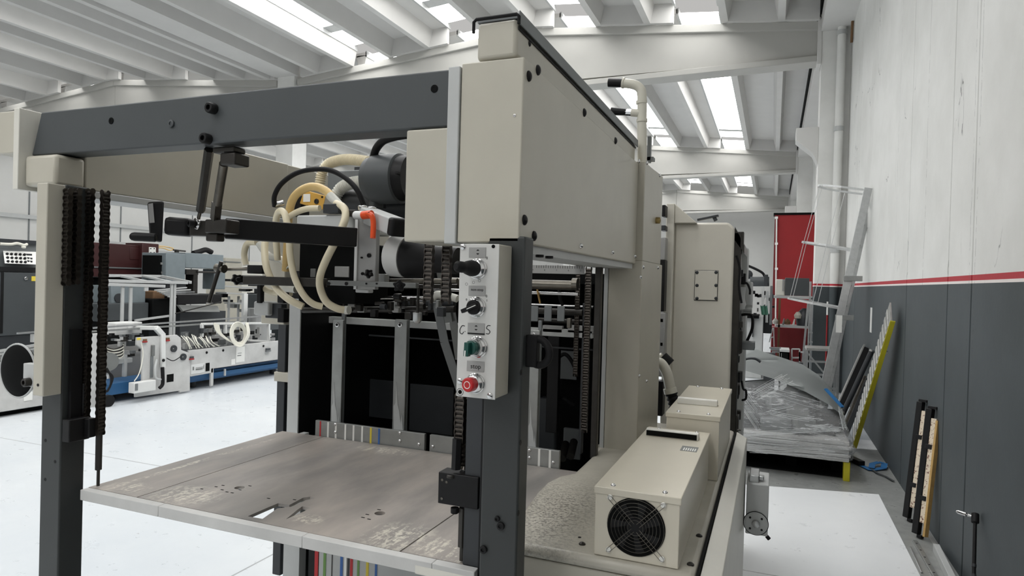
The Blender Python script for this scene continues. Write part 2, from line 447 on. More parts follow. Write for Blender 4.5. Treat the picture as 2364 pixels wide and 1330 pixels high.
def roof_beam(y, label_i):
    r = bpy.data.objects.new('trim_%d' % label_i, None); COL.objects.link(r); struct(r); r.location = (0, y, 0)
    for (xa, xb) in ((-9.75, .6), (-20.9, -10.3)):
        xm = -4.55 if xa > -10 else -15.45
        zb, zm = 5.36, 5.28
        up = [(xa, zt(xa)), (xm, zt(xm)), (xb, zt(xb))]
        web = B()
        for (x0, x1) in ((xa, xm - .004), (xm + .004, xb)):
            web.prism([(x0, y + .06, zb - .02), (x1, y + .06, zb - .02), (x1, y + .06, zt(x1) - .05), (x0, y + .06, zt(x0) - .05)], (0, .26, 0))
        web.build('beam_web', 'beam_white', r)
        top = B(); bot = B()
        for (x0, x1) in ((xa, xm - .004), (xm + .004, xb)):
            top.prism([(x0, y, zt(x0) - .14), (x1, y, zt(x1) - .14), (x1, y, zt(x1)), (x0, y, zt(x0))], (0, .38, 0))
            ba = zb if x0 in (xa,) else zm; bb = zb if x1 in (xb,) else zm
            bot.prism([(x0, y + .01, ba - .1), (x1, y + .01, bb - .1), (x1, y + .01, bb), (x0, y + .01, ba)], (0, .36, 0))
        top.build('top_flange', 'beam_white', r, bevel=.012)
        bot.build('bottom_flange', 'beam_white', r, bevel=.012)
    return r
for i, y in enumerate((.9, 11.5, 22.2, 32.9)): roof_beam(y, i + 1)

SK = [-1.0, -3.17, -5.34, -7.51]
SKL = [-11.55, -13.75, -16.35, -18.45]
def roof_bay(ya, yb):
    r = bpy.data.objects.new('ceiling', None); COL.objects.link(r); struct(r); r.location = (0, ya, 0)
    H = .33
    y0, y1 = ya + .36, yb + .02
    def slab(x0, x1, mat='concrete_white', za=0, yy=(None, None), name='roof_slab', th=.08):
        a, b = yy[0] if yy[0] is not None else y0, yy[1] if yy[1] is not None else y1
        B().prism([(x0, a, zt(x0) + H + za), (x1, a, zt(x1) + H + za), (x1, a, zt(x1) + H + za + th), (x0, a, zt(x0) + H + za + th)], (0, b - a, 0)).build(name, mat, r)
    def rib(x, w=.055):
        z0 = zt(x); 
        B().prism([(x - w, y0, z0 + .002), (x + w, y0, z0 + .002), (x + w * 2.3, y0, z0 + H + .02), (x - w * 2.3, y0, z0 + H + .02)], (0, y1 - y0, 0)).build('ceiling_rib', 'concrete_white', r)
    def light(x0, x1):
        n = 170; bm = B()
        for (a, b) in ((y0 + .1, y1 - 1.15), (y1 - .85, y1 - .12)):
            m = max(6, int(n * (b - a) / (y1 - y0)))
            v = [[bm.bm.verts.new((x, a + (b - a) * i / m, zt(x) + H + .05 + .014 * math.sin(i * 1.6))) for x in (x0, x1)] for i in range(m + 1)]
            for p, q in zip(v, v[1:]): bm.bm.faces.new((p[0], p[1], q[1], q[0]))
        bm.build('skylight_panel', 'roof_light', r)
        slab(x0, x1, 'light_grey', .05, (y1 - 1.15, y1 - .85), 'skylight_trim', .05)
        for e in (x0, x1):
            B().box(e - .02, e + .02, y0, y1, zt(e) + H - .03, zt(e) + H + .1).build('skylight_kerb', 'light_grey', r)
    def diaphragm(x0, x1):
        B().prism([(x0, y1 - .1, zt(x0) + .002), (x1, y1 - .1, zt(x1) + .002), (x1, y1 - .1, zt(x1) + H), (x0, y1 - .1, zt(x0) + H)], (0, .08, 0)).build('end_diaphragm', 'concrete_white', r)
    edges = [1.1] + SK
    xs = .56
    for s in SK:
        slab(s, xs); diaphragm(s + .17, s + .95)
        rib(s + .12); rib(s + 1.0)
        diaphragm(s + 1.05, xs)
        light(s - .72, s)
        xs = s - .72
    slab(-9.75, xs); rib(xs - .12); rib(xs - .95); diaphragm(-9.6, xs - .1)
    # second nave: fewer roof lights
    xs = -10.3
    for s in (-12.22, -14.44, -16.66, -18.88):
        slab(s, xs); rib(s + .12, .06); rib(s + 1.0, .06)
        diaphragm(s + .17, s + .95); diaphragm(s + 1.05, xs)
        slab(s - .72, s - .42); light(s - .42, s); xs = s - .72
    slab(-20.9, xs); rib(-20.3, .06); rib(-10.5, .06)
    # gutter beams along the wall and between the naves
    B().box(.59, WX, y0, y1, 5.72, 6.25).build('gutter_beam', 'concrete_white', r)
    B().box(.5, WX + .2, y0 - .3, y1 + .3, 6.35, 6.45).build('roof_slab', 'concrete_white', r)
    B().box(.56, .6, y0, y1, 6.0, 6.36).build('dark_joint', 'interior_black', r)
    B().box(-10.32, -9.72, y0, y1, 5.95, 6.5).build('gutter_beam', 'concrete_white', r)
for a, b in ((-9, .9), (.9, 11.5), (11.5, 22.2), (22.2, 32.9)): roof_bay(a, b)

# columns with corbels on the right wall and between the naves
for i, y in enumerate((11.5, 22.2, 32.9)):
    c = struct(B().box(.605, WX - .001, y, y + .42, 0, 6.3).build('trim_%d' % (10 + i), 'banded_pillar'))
    B().prism([(.606, y + .05, 4.22), (.27, y + .05, 4.22), (.27, y + .05, 4.02), (.52, y + .05, 3.8), (.606, y + .05, 3.62)], (0, .34, 0)).build('corbel', 'concrete_white', c, bevel=.01)
    B().box(.54, .606, y - .02, y + .4, 5.2, 5.95).build('beam_seat', 'concrete_white', c, bevel=.01)
for i, y in enumerate((.9, 11.5, 22.2, 32.9)):
    c = struct(B().box(-10.25, -9.8, y - .03, y + .42, 0, 6.1).build('trim_%d' % (20 + i), 'banded_pillar'))
    B().box(-10.45, -10.25, y + .05, y + .36, 5.2, 5.3).build('corbel', 'concrete_white', c)
    B().box(-9.8, -9.6, y + .05, y + .36, 5.2, 5.3).build('corbel', 'concrete_white', c)
# white rainwater pipe beside the first column
t = thing('rainwater_pipe', 'tall white rainwater pipe in the corner between pillar and white wall', 'pipe', (.88, 11.42, 0))
pb = B().cyl((.88, 11.40, 0), (.88, 11.40, 6.0), .062, n=20); pb.build('pipe', 'banded_pillar', t)
for z in (2.2, 4.1, 5.6): B().cyl((.88, 11.40, z), (.88, 11.40, z + .07), .072, n=20).build('pipe_clamp', 'light_grey', t)
t = thing('rainwater_pipe', 'thin dark downpipe high on the white wall above the pillar corner', 'pipe', (1.0, 11.2, 5.4))
B().tube([(1.0, 11.2, 5.4), (1.0, 11.2, 5.95), (.96, 11.3, 6.02), (.9, 11.38, 6.02)], .02).build('pipe', 'brown_card', t)

# ------------------------------------------------------------------ the sheet feeder in the foreground
feeder = thing('sheet_feeder', 'large beige and dark grey sheet feeder frame filling the foreground', 'machine', (-1.16, 1.6, 0))
def bolt(c, axis, r, h, mat, parent, name='bolt', n=12, dome=False):
    b = B()
    if dome: b.lathe(c, axis, [(0, r), (h * .4, r * .95), (h * .8, r * .6), (h, r * .15)], n)
    else: b.lathe(c, axis, [(0, r), (h * .85, r), (h, r * .85), (h, r * .5), (h * .6, r * .48)], n)
    return b.build(name, mat, parent)
# posts
pr = B().box(-.533, -.453, 1.2, 1.25, 0, 1.69).build('post', 'post_grey', feeder, bevel=.004)
pl = B().box(-1.865, -1.785, 1.2, 1.268, 0, 1.83).build('post', 'post_grey', feeder, bevel=.004)
for x, y, r in ((1149, 1197, .0055), (1157, 1214, .008), (1117, 1268, .008)):
    bolt(P(x, y, Y=1.2), (0, -1, 0), r, .006, 'black_paint', pr)
for x, y in ((1203, 860), (1202, 1022), (1197, 1185)):
    bolt(P(x, y, X=-.453) + Vector((-.0005, 0, 0)), (1, 0, 0), .006, .001, 'black_paint', pr, 'screw_hole')
for x, y in ((105, 1017), (127, 1066), (104, 1107)):
    bolt(P(x, y, Y=1.2) + Vector((0, .0005, 0)), (0, -1, 0), .005, .001, 'black_paint', pl, 'screw_hole')
# inner guide rails behind the posts
g = B().box(-.6, -.535, 1.262, 1.30, .3, 1.68).build('guide_rail', 'steel_dark', feeder, bevel=.003)
g = B().box(-.56, -.545, 1.255, 1.262, .3, 1.68).build('guide_rail', 'black_paint', feeder)
B().xb(-1.772, 165, 760, 190, 968, .012).build('guide_rail', 'black_paint', feeder)
# dark cross beam
cb = B().prism([(-1.962, 1.22, 1.92), (-.632, 1.22, 1.92), (-.632, 1.22, 2.04), (-1.925, 1.22, 2.04)], (0, .065, 0)).build('cross_beam', 'steel_grey', feeder, bevel=.004)
for x, y, r, h in ((495, 252, .0135, .02), (482, 322, .0135, .02)): bolt(P(x, y, Y=1.22), (0, -1, 0), r, h, 'black_paint', cb)
for x, y, r in ((257, 279, .009), (1003, 205, .0085)): bolt(P(x, y, Y=1.22), (0, -1, 0), r, .0015, 'interior_black', cb, 'screw_hole')
bolt(P(397, 286, Y=1.22), (0, -1, 0), .0095, .005, 'steel_grey', cb, 'plug')
# right hand cover
cv = B().box(-.602, -.466, 1.2, 2.37, 1.678, 2.042).build('side_cover', 'beige', feeder, bevel=.003)
for x, y in ((1220, 176), (1241, 162), (1348, 260), (1420, 325), (1210, 508), (1232, 545)):
    bolt(P(x, y, X=-.466), (1, 0, 0), .011, .007, 'black_plastic', cv, 'dome_bolt', dome=True)
for x, y in ((1340, 568), (1413, 583), (1465, 592)): bolt(P(x, y, X=-.466), (1, 0, 0), .007, .007, 'chrome', cv, 'screw', dome=True)
bolt(P(1188, 267, Y=1.2), (0, -1, 0), .003, .001, 'chrome', cv, 'screw')
B().box(-.60, -.475, 1.25, 2.36, 1.66, 1.678).build('cover_flange', 'light_grey', cv)
for x, y in ((1246, 588), (1268, 591)): bolt(P(x, y, Z=1.66), (0, 0, -1), .009, .006, 'black_paint', cv, 'bolt')
B().box(-.63, -.6035, 1.196, 1.35, 1.675, 2.036).build('trim_strip', 'light_grey', feeder, bevel=.002)
B().yb(1.21, 935, 297, 1043, 558, .16).build('front_cover', 'beige', feeder, bevel=.004)
tb = B().box(-.572, -.485, 1.205, 2.40, 2.046, 2.122).build('top_box', 'beige', feeder, bevel=.008)
lid = B().box(-.574, -.478, 1.212, 2.41, 2.124, 2.134).box(-.4795, -.477, 1.2, 2.41, 2.108, 2.134).build('lid', 'machine_grey', tb, bevel=.001)
B().tube([(-.577, 1.2, 2.10), (-.577, 1.2, 2.122), (-.572, 1.2, 2.127), (-.484, 1.2, 2.127), (-.479, 1.2, 2.122), (-.479, 1.2, 2.108)], .0035, n=6, sub=0).build('rubber_edge', 'black_rubber', tb)
B().box(-.4845, -.4825, 1.21, 2.4, 2.101, 2.107).build('rubber_seal', 'black_rubber', tb)
bolt(P(1222, 101, X=-.485), (1, 0, 0), .006, .004, 'black_plastic', tb, 'dome_bolt', dome=True)
# rear column and its tall cover
XR = -.442
cl = B().box(-.565, XR, 2.375, 2.83, .98, 1.69).build('rear_column', 'beige', feeder, bevel=.003)
B().box(-.58, -.5655, 2.372, 2.43, .98, 1.68).build('column_edge', 'light_grey', cl)
for x, y in ((1478, 640), (1475, 868), (1492, 880)): bolt(P(x, min(y, 915), X=XR), (1, 0, 0), .007, .006, 'chrome', cl, 'screw', dome=True)
ca, cc = P(1476, 365, X=XR), P(1523, 399, X=XR)
ty = max(cc.y, 2.78)
rc = B().prism([(XR - .13, 2.375, 1.69), (XR - .13, ty, 1.69), (XR - .13, ty, cc.z), (XR - .13, 2.50, ca.z + .01), (XR - .13, 2.375, ca.z + .01)], (.13, 0, 0)).build('rear_cover', 'beige', feeder, bevel=.003)
for x, y in ((1474, 372), (1493, 376), (1522, 405), (1484, 617), (1518, 618)): bolt(P(x, y, X=XR), (1, 0, 0), .008, .006, 'chrome', rc, 'screw', dome=True)
bolt(P(1514, 509, X=XR), (1, 0, 0), .013, .018, 'brass', rc, 'latch')
# left side: end plate, outer box, long inner cover, post guard
B().box(-1.985, -1.962, 1.185, 1.34, 1.82, 2.047).build('end_plate', 'beige_light', feeder, bevel=.002)
ob = B().box(-2.082, -1.986, 1.2, 1.5, 1.925, 2.046).build('outer_cover', 'beige', feeder, bevel=.004)
lc = B().box(-1.96, -1.83, 1.2, 1.285, 1.83, 1.916).build('front_cover', 'beige', feeder, bevel=.01)
lc = B().box(-1.96, -1.838, 1.29, 2.13, 1.83, 2.052).build('side_cover', 'beige', feeder, bevel=.004)
B().box(-1.958, -1.832, 1.285, 2.13, 1.808, 1.829).build('cover_flange', 'light_grey', lc, bevel=.003)
B().box(-1.96, -1.842, 2.13, 2.9, 1.40, 2.05).build('rear_cover', 'beige', feeder, bevel=.004)
pgd = B().box(-1.825, -1.7835, 1.150, 1.199, 1.262, 1.828).build('post_guard', 'beige', feeder, bevel=.003)
bolt(P(88, 889, Y=1.15), (0, -1, 0), .004, .0015, 'black_paint', pgd, 'screw_hole')
hc = P(50, 855, Y=1.24)
hw = B().lathe(hc, (0, -1, 0), [(-.03, .03), (0, .072), (.008, .077), (.012, .074), (.016, .06), (.02, .03), (.021, .0)], 40).build('hand_wheel', 'interior_black', feeder)
B().torus(hc + Vector((0, -.01, 0)), (0, 1, 0), .077, .003, 40, 8).build('wheel_rim', 'light_grey', hw)
b = B().yb(1.165, 53, 840, 82, 893, .02).build('wheel_bracket', 'light_grey', feeder, bevel=.002)
bolt(P(68, 882, Y=1.165), (0, -1, 0), .012, .016, 'dark_metal', b, 'nut')

# ---- chains
def chain_mesh(axis):
    b = B()
    ax = Vector(axis); w_ = ax * .0105; d = Vector((0, 0, -1)); p = .0191
    s = ax.cross(d)
    for sg in (-1, 1):
        o_ = ax * (.0085 * sg)
        pts = []
        half = [(0, .0173), (.0042, .0162), (.0070, .0128), (.0076, .0095), (.0070, .0062), (.0052, .0030), (.0048, 0)]
        loop = half + [(x, -z) for x, z in half[-2::-1]]
        loop = loop + [(-x, z) for x, z in loop[-2:0:-1]]
        for x, z in loop: pts.append(o_ + s * x + Vector((0, 0, z)))
        b.prism(pts, ax * .0022 * sg)
    b.cyl(-w_ * .85 + Vector((0, 0, p * .25)), w_ * .85 + Vector((0, 0, p * .25)), .0055, n=8)
    b.cyl(-w_ * .85 + Vector((0, 0, -p * .25)), w_ * .85 + Vector((0, 0, -p * .25)), .0055, n=8)
    return b
LINKS = {}
for nm, ax in (('x', (1, 0, 0)), ('y', (0, 1, 0))):
    o = chain_mesh(ax).build('chain_link', 'chain_oil'); LINKS[nm] = o.data; bpy.data.objects.remove(o)
def chain(x, y, z0, z1, nm='x', parent=None, sc=1.0):
    parent = parent or feeder
    e = B().cyl((x, y, z0), (x, y, z1), .0035, n=6).build('chain', 'chain_oil', parent)
    z = z1 - .01
    while z > z0:
        l = bpy.data.objects.new('chain_link', LINKS[nm]); COL.objects.link(l); l.parent = e
        l.location = Vector((x, y, z)) - root_loc(e); l.scale = (sc, sc, 1)
        z -= .0191
    return e
def ch_px(px, ya, yb, Y, nm='x', **k):
    a = P(px, ya, Y=Y); b = P(px, yb, Y=Y); m = (a + b) / 2
    return chain(m.x, Y, b.z, a.z, nm, **k)
def ch_x(px, ya, yb, X):
    a = P(px, ya, X=X); b = P(px, yb, X=X)
    return chain(X, (a.y + b.y) / 2, b.z, a.z, 'x')
ch_x(155, 440, 655, -1.768); ch_x(176, 440, 655, -1.768); ch_x(203, 440, 975, -1.768)
c1 = ch_px(237, 445, 1005, 1.272, 'y')
pz = P(229, 1000, Y=1.272)
B().cyl((pz.x, 1.272, P(229, 1085, Y=1.272).z), (pz.x, 1.272, pz.z + .02), .0085, n=6).build('tie_rod', 'dark_metal', feeder)
B().cyl((pz.x, 1.272, .999), (pz.x, 1.272, P(229, 1085, Y=1.272).z), .0042, n=12).build('tie_rod', 'dark_metal', feeder)
B().xb(-1.752, 160, 966, 208, 1018, .03).build('guide_block', 'black_paint', feeder, bevel=.003)
B().xb(-1.735, 205, 966, 222, 1010, .03).build('guide_block', 'black_paint', feeder, bevel=.003)
B().xb(-1.768, 192, 885, 210, 960, .012).build('chain_end', 'black_paint', feeder, bevel=.003)
# right strands
ch_px(990, 562, 694, 1.36); ch_px(1031, 562, 694, 1.36, 'x')
ch_px(1062, 915, 1022, 1.272, 'x'); ch_px(1077, 915, 1085, 1.29, 'x')
B().cyl(P(1053, 1083, Y=1.265), P(1056, 1012, Y=1.265), .011, n=6).build('tie_rod', 'black_paint', feeder)
gb = B().yb(1.255, 1011, 1096, 1104, 1170, .04).build('guide_block', 'black_paint', feeder, bevel=.002)
bolt(P(1042, 1102, Y=1.26), (0, 0, 1), .011, .006, 'dark_metal', gb, 'nut')
bolt(P(1050, 1172, Y=1.262), (0, 0, -1), .009, .012, 'black_rubber', gb, 'stop_rubber')
for x, y in ((1021, 1108), (1031, 1113), (1020, 1151)): bolt(P(x, y, Y=1.255), (0, -1, 0), .003, .001, 'oily_steel', gb, 'screw', n=6)
q = P(1070, 1172, Y=1.27); q1 = P(1070, 1262, Y=1.27)
B().cyl((q.x, 1.27, q1.z), (q.x, 1.27, q.z), .0105, n=6).build('tie_rod', 'dark_metal', feeder)
B().cyl((q.x, 1.27, .999), (q.x, 1.27, q1.z), .006, n=12).build('tie_rod', 'dark_metal', feeder)
# ring clamp on the right post
rk = B()
cc = P(1243, 813, Y=1.23)
rk.torus(cc, (.25, 1, .05), .026, .008, 30, 8); rk.box(-.4535, -.43, 1.22, 1.24, cc.z - .03, cc.z + .034)
rk.build('ring_clamp', 'black_rubber', feeder, bevel=.002)

# ---- inner end: side frames, dark rear housing, rails, shafts, front stops
fx_ = P(665, 850, Y=2.12).x; fx2_ = P(690, 850, Y=2.12).x
B().box(fx_, fx2_, 2.12, 2.126, .1, P(690, 690, Y=2.12).z).build('inner_frame', 'light_grey', feeder)
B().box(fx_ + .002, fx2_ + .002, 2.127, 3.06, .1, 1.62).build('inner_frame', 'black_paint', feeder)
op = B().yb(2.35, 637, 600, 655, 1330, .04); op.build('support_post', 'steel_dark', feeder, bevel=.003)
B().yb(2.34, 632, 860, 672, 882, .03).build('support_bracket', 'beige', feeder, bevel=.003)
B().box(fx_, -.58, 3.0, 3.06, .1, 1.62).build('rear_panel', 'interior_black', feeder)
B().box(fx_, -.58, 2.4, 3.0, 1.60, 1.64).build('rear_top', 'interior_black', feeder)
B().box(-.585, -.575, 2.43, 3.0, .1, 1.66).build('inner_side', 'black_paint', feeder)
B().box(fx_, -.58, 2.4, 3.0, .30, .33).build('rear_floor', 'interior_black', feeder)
def YB(Y, x0, y0, x1, y1, d, name, mat, bevel=.002, parent=None):
    return B().yb(Y, x0, y0, x1, y1, d).build(name, mat, parent or feeder, bevel=bevel)
# light cross rails
a, b = P(705, 737, Y=2.3), P(1385, 772, Y=2.3)
zr = (a.z + b.z) / 2
B().box(fx2_, -.6, 2.3, 2.33, zr - .014, zr + .014).build('cross_rail', 'light_grey', feeder, bevel=.002)
B().box(-1.63, -.6, 2.42, 2.43, zr - .07, zr - .064).build('cross_rail', 'steel_dark', feeder)
# deflector plates and rear dark plates
YB(2.62, 795, 875, 908, 962, .01, 'rear_plate', 'steel_dark'); YB(2.62, 945, 890, 1046, 1000, .01, 'rear_plate', 'steel_dark')
YB(2.7, 795, 700, 908, 775, .02, 'rear_plate', 'interior_black')
YB(2.5, 672, 820, 720, 990, .02, 'rear_plate', 'steel_dark')
# upright sheet stops
for (x0, x1, y0) in ((765, 789, 738), (908, 936, 738), (1219, 1242, 762)):
    s_ = YB(2.16, x0, y0, x1, 1000 if x0 < 1000 else 1046, .014, 'sheet_stop', 'dull_aluminium')
    YB(2.175, x1 - 4, y0 - 22, x1 + 4, 1000 if x0 < 1000 else 1046, .012, 'stop_back', 'machine_grey', parent=s_)
    c_ = P((x0 + x1) / 2 + 2, y0 + 12, Y=2.16)
    yb2 = 1000 if x0 < 1000 else 1046; wx = x1 - x0
    jag = [(x0 + 1, yb2 - 2), (x0 + 1, yb2 - 62), (x0 + wx * .18, yb2 - 70), (x0 + wx * .26, yb2 - 118), (x0 + wx * .36, yb2 - 66), (x0 + wx * .5, yb2 - 50), (x0 + wx * .6, yb2 - 24), (x0 + wx * .68, yb2 - 44), (x0 + wx * .8, yb2 - 2)]
    B().prism([P(x, y, Y=2.1595) for x, y in jag], (0, -.0006, 0)).build('worn_patch', 'light_grey', s_, smooth=False)
    bolt(c_, (0, -1, 0), .009, .004, 'chrome', s_, 'washer'); bolt(c_ + Vector((0, -.004, 0)), (0, -1, 0), .005, .002, 'black_paint', s_, 'screw')
YB(2.25, 697, 780, 712, 980, .02, 'guide_rail', 'steel_dark'); YB(2.2, 676, 700, 684, 1000, .02, 'guide_rail', 'steel_dark')
ch_px(694, 705, 918, 2.2, 'x'); ch_px(1332, 610, 870, 2.3, 'x', sc=.8); ch_px(1354, 620, 1000, 2.25, 'x')
YB(2.24, 1368, 605, 1382, 1060, .03, 'guide_rail', 'dark_metal'); YB(2.30, 1340, 700, 1346, 1050, .03, 'guide_rail', 'steel_dark')
# things seen through the right opening
YB(2.05, 1229, 613, 1349, 632, .006, 'scale_bar', 'plate_grey', 0)
sb = P(1349, 622, Y=2.05)
for i in range(20):
    x = sb.x - .008 - i * .0082
    B().box(x, x + .0007, 2.0485, 2.05, sb.z + .002, sb.z + (.010 if i % 5 else .013)).build('scale_mark', 'print_black', feeder, smooth=False)
for i in range(5):
    lettering(str(5 + i), .006, (sb.x - .012 - i * .041, 2.0490, sb.z - .005), (1, 0, 0), (0, 0, 1), 'print_black', feeder)
def shaft(Y, x0, x1, y, r, mat, name='shaft'):
    a = P(x0, y, Y=Y); b = P(x1, y, Y=Y); z = (a.z + b.z) / 2
    return B().cyl((a.x, Y, z), (b.x, Y, z), r, n=20).build(name, mat, feeder)
shaft(2.2, 1040, 1322, 655, .017, 'oily_steel'); shaft(2.2, 1322, 1334, 656, .021, 'oily_steel', 'collar')
shaft(2.25, 1000, 1335, 674, .006, 'chrome'); shaft(2.3, 1180, 1335, 596, .006, 'chrome')
shaft(2.3, 1170, 1345, 718, .012, 'dark_metal'); shaft(2.35, 1180, 1360, 740, .01, 'dark_metal'); shaft(2.4, 1190, 1370, 705, .005, 'chrome')
for x in (1225, 1256, 1286): YB(2.22, x, 707, x + 17, 742, .006, 'finger_plate', 'machine_grey')
YB(2.22, 1308, 735, 1317, 758, .02, 'collar', 'oily_steel')
B().bar(P(1240, 668, Y=2.24), P(1247, 700, Y=2.24), .012, .003).build('strap_end', 'wood_edge', feeder)
B().tp([(1291, 668, 2.26), (1293, 690, 2.27), (1299, 705, 2.28)], .006).build('hook', 'black_plastic', feeder)
YB(2.3, 1252, 752, 1298, 768, .02, 'cross_block', 'plate_grey'); YB(2.3, 1310, 752, 1372, 770, .02, 'cross_block', 'plate_grey')
YB(2.45, 1262, 770, 1288, 1000, .03, 'dark_upright', 'black_paint'); YB(2.55, 1240, 920, 1285, 1040, .05, 'motor_block', 'steel_dark', .01)
B().tp([(1288, 826, 2.6), (1305, 818, 2.6), (1322, 838, 2.6), (1334, 870, 2.6)], .008).build('cable', 'black_rubber', feeder)
YB(2.95, 1290, 810, 1332, 876, .01, 'inspection_window', 'machine_grey'); YB(2.9, 1300, 990, 1340, 1060, .02, 'lower_window', 'machine_grey')
for c_, ax in (((1306, 1025), (.3, -1, .2)), ((1325, 1020), (.2, -1, .4))):
    B().cyl(P(*c_, Y=2.6), P(c_[0] - 8, c_[1] + 34, Y=2.5), .016, n=14).build('dark_cylinder', 'dark_metal', feeder)
B().tp([(1286, 925, 2.55), (1300, 920, 2.5), (1324, 936, 2.52)], .007).build('cable', 'black_rubber', feeder)
for (x0, y0, x1, y1, Y_) in ((722, 812, 738, 830, 2.7), (722, 845, 733, 862, 2.7), (724, 905, 738, 925, 2.7), (722, 930, 736, 955, 2.7)):
    YB(Y_, x0, y0, x1, y1, .03, 'inner_cam', 'machine_grey', .006)
B().tp([(738, 830, 2.7), (748, 870, 2.68), (752, 900, 2.66), (748, 960, 2.64)], .004).build('inner_lever', 'machine_grey', feeder)
# grey belts running down to the table
for px in ((1005, 700, 1020, 800, 1052, 905), (1040, 600, 1046, 700, 1060, 850)):
    pass
B().bar(P(1008, 698, Y=2.0), P(1026, 790, Y=2.05), .032, .004, (0, -1, 0)).bar(P(1026, 790, Y=2.05), P(1062, 900, Y=2.1), .032, .004, (0, -1, 0)).build('feed_belt', 'machine_grey', feeder)
B().bar(P(1012, 598, Y=2.1), P(1036, 745, Y=2.12), .03, .004, (0, -1, 0)).bar(P(1040, 700, Y=2.12), P(1060, 830, Y=2.16), .03, .004, (0, -1, 0)).build('feed_belt', 'sticker_grey', feeder)
# lower gauge plate with coloured tape lines, seen under the board
lg = B().box(-1.585, -.62, 2.06, 2.075, .2, .94).build('gauge_plate', 'light_grey', feeder)
B().box(-1.72, -1.695, 2.08, 2.12, 0, .98).build('frame_leg', 'light_grey', feeder)
B().box(-1.65, -1.60, 2.08, 2.12, 0, .98).build('frame_leg', 'black_paint', feeder)
B().box(-1.60, -1.585, 2.07, 2.12, 0, .98).build('frame_leg', 'interior_black', feeder)
for px, wd, m in ((730, 8, 'tape_red'), (749, 6, 'tape_green'), (766, 2, 'marker'), (788, 6, 'tape_blue'), (797, 5, 'print_white'), (804, 5, 'marker'), (811, 6, 'tape_red'), (827, 5, 'tape_green'), (848, 6, 'tape_yellow'), (868, 5, 'tape_blue')):
    a = P(px - wd / 2, 1300, Y=2.058); b = P(px + wd / 2, 1300, Y=2.058)
    B().box(a.x, b.x, 2.0585, 2.06, .3, .94).build('tape_line', m, lg, smooth=False)

# ---- link rods hanging from the cross beam
jx = B().yb(1.24, 490, 338, 540, 352, .04).yb(1.235, 507, 352, 542, 380, .05).build('rod_bracket', 'dark_metal', feeder, bevel=.004)
B().cyl(P(483, 345, Y=1.26), P(463, 486, Y=1.38), .012, n=6).build('link_rod', 'dark_metal', feeder)
B().cyl(P(463, 484, Y=1.38), P(458, 505, Y=1.395), .005, n=10).build('link_rod', 'oily_steel', feeder)
B().torus(P(453, 517, Y=1.395), (.3, 1, 0), .013, .005, 20, 8).build('rod_eye', 'chrome', feeder)
bolt(P(446, 516, Y=1.385), (-.3, -1, 0), .011, .014, 'black_paint', feeder, 'bolt')
B().cyl(P(517, 378, Y=1.26), P(502, 470, Y=1.34), .0112, n=18).build('link_rod', 'oily_steel', feeder)
B().bar(P(501, 468, Y=1.34), P(497, 506, Y=1.37), .018, .02, (0, 1, 0)).build('link_rod', 'oily_steel', feeder)
B().yb(1.36, 472, 506, 522, 538, .05).yb(1.37, 474, 538, 500, 557, .03).build('rod_clamp', 'dark_metal', feeder, bevel=.004)

# aluminium gauge bar behind the pile board, with painted lines
def gauge(x0, x1, nm='gauge_bar'):
    return B().box(x0, x1, 2.046, 2.06, .992, 1.052).build(nm, 'dull_aluminium', feeder, bevel=.001)
ga = gauge(P(728, 985, Y=2.046).x, P(980, 1010, Y=2.046).x); gb_ = gauge(P(992, 1010, Y=2.046).x, P(1212, 1050, Y=2.046).x); gc = gauge(P(1213, 1050, Y=2.046).x, P(1291, 1060, Y=2.046).x)
for px, m, wd, pa in ((739, 'tape_red', 3, ga), (757, 'tape_white', 4, ga), (775, 'tape_white', 4, ga), (797, 'tape_white', 4, ga), (816, 'tape_white', 4, ga), (836, 'tape_white', 4, ga), (856, 'tape_yellow', 4, ga), (875, 'tape_blue', 4, ga), (1216, 'tape_white', 4, gc), (1246, 'tape_white', 5, gc), (1271, 'tape_white', 5, gc)):
    a = P(px - wd / 2, 1000, Y=2.0455); b = P(px + wd / 2, 1000, Y=2.0455)
    B().box(a.x, b.x, 2.0452, 2.0459, .993, 1.051).build('tape_line', m, pa, smooth=False)
for px, y, pa in ((774, 980, ga), (774, 998, ga), (923, 1000, ga), (923, 1018, ga), (967, 1026, ga), (999, 1031, gb_), (1222, 1040, gc), (1222, 1057, gc), (1277, 1068, gc)):
    bolt(P(px, y, Y=2.0455), (0, -1, 0), .006, .004, 'chrome', pa, 'screw', dome=True)

# ------------------------------------------------------------------ pile board
pb = thing('pile_board', 'worn dark steel pile board with cream front edge hanging between the posts', 'table', BOARD)
zb0, zb1 = .987, .995
xl, xr = -1.757, -.560
g1f, g1b = -1.566, -1.560
g2f, g2b = -.752, -.748
def circle(x, y, r, n=20): return [(x + r * math.cos(2 * math.pi * i / n), y + r * math.sin(2 * math.pi * i / n)) for i in range(n)]
def xy(x, y): q = P(x, y, Z=zb1); return (q.x, q.y)
B().plate([(xl, 1.262), (g1f - .003, 1.262), (g1b - .003, 2.04), (xl, 2.04)], [], zb0, zb1).build('board_plate', 'worn_board', pb)
h1, h2 = xy(553, 1126), xy(877, 1185)
slot = [xy(*q) for q in ((572, 1192), (606, 1198), (640, 1174), (672, 1170), (708, 1154), (727, 1151), (716, 1147), (700, 1149), (668, 1166), (642, 1162), (618, 1172))]
slot2 = [xy(*q) for q in ((660, 1199), (701, 1181), (716, 1173), (698, 1169), (688, 1176))]
slot3 = [xy(640, 1161), xy(672, 1168), xy(712, 1152), xy(698, 1148)]
B().plate([(g1f, 1.262), (g2f - .002, 1.262), (g2b - .002, 2.04), (g1b, 2.04)], [circle(*h1, .014), circle(*h2, .014), slot, slot2], zb0, zb1).build('board_plate', 'worn_board', pb)
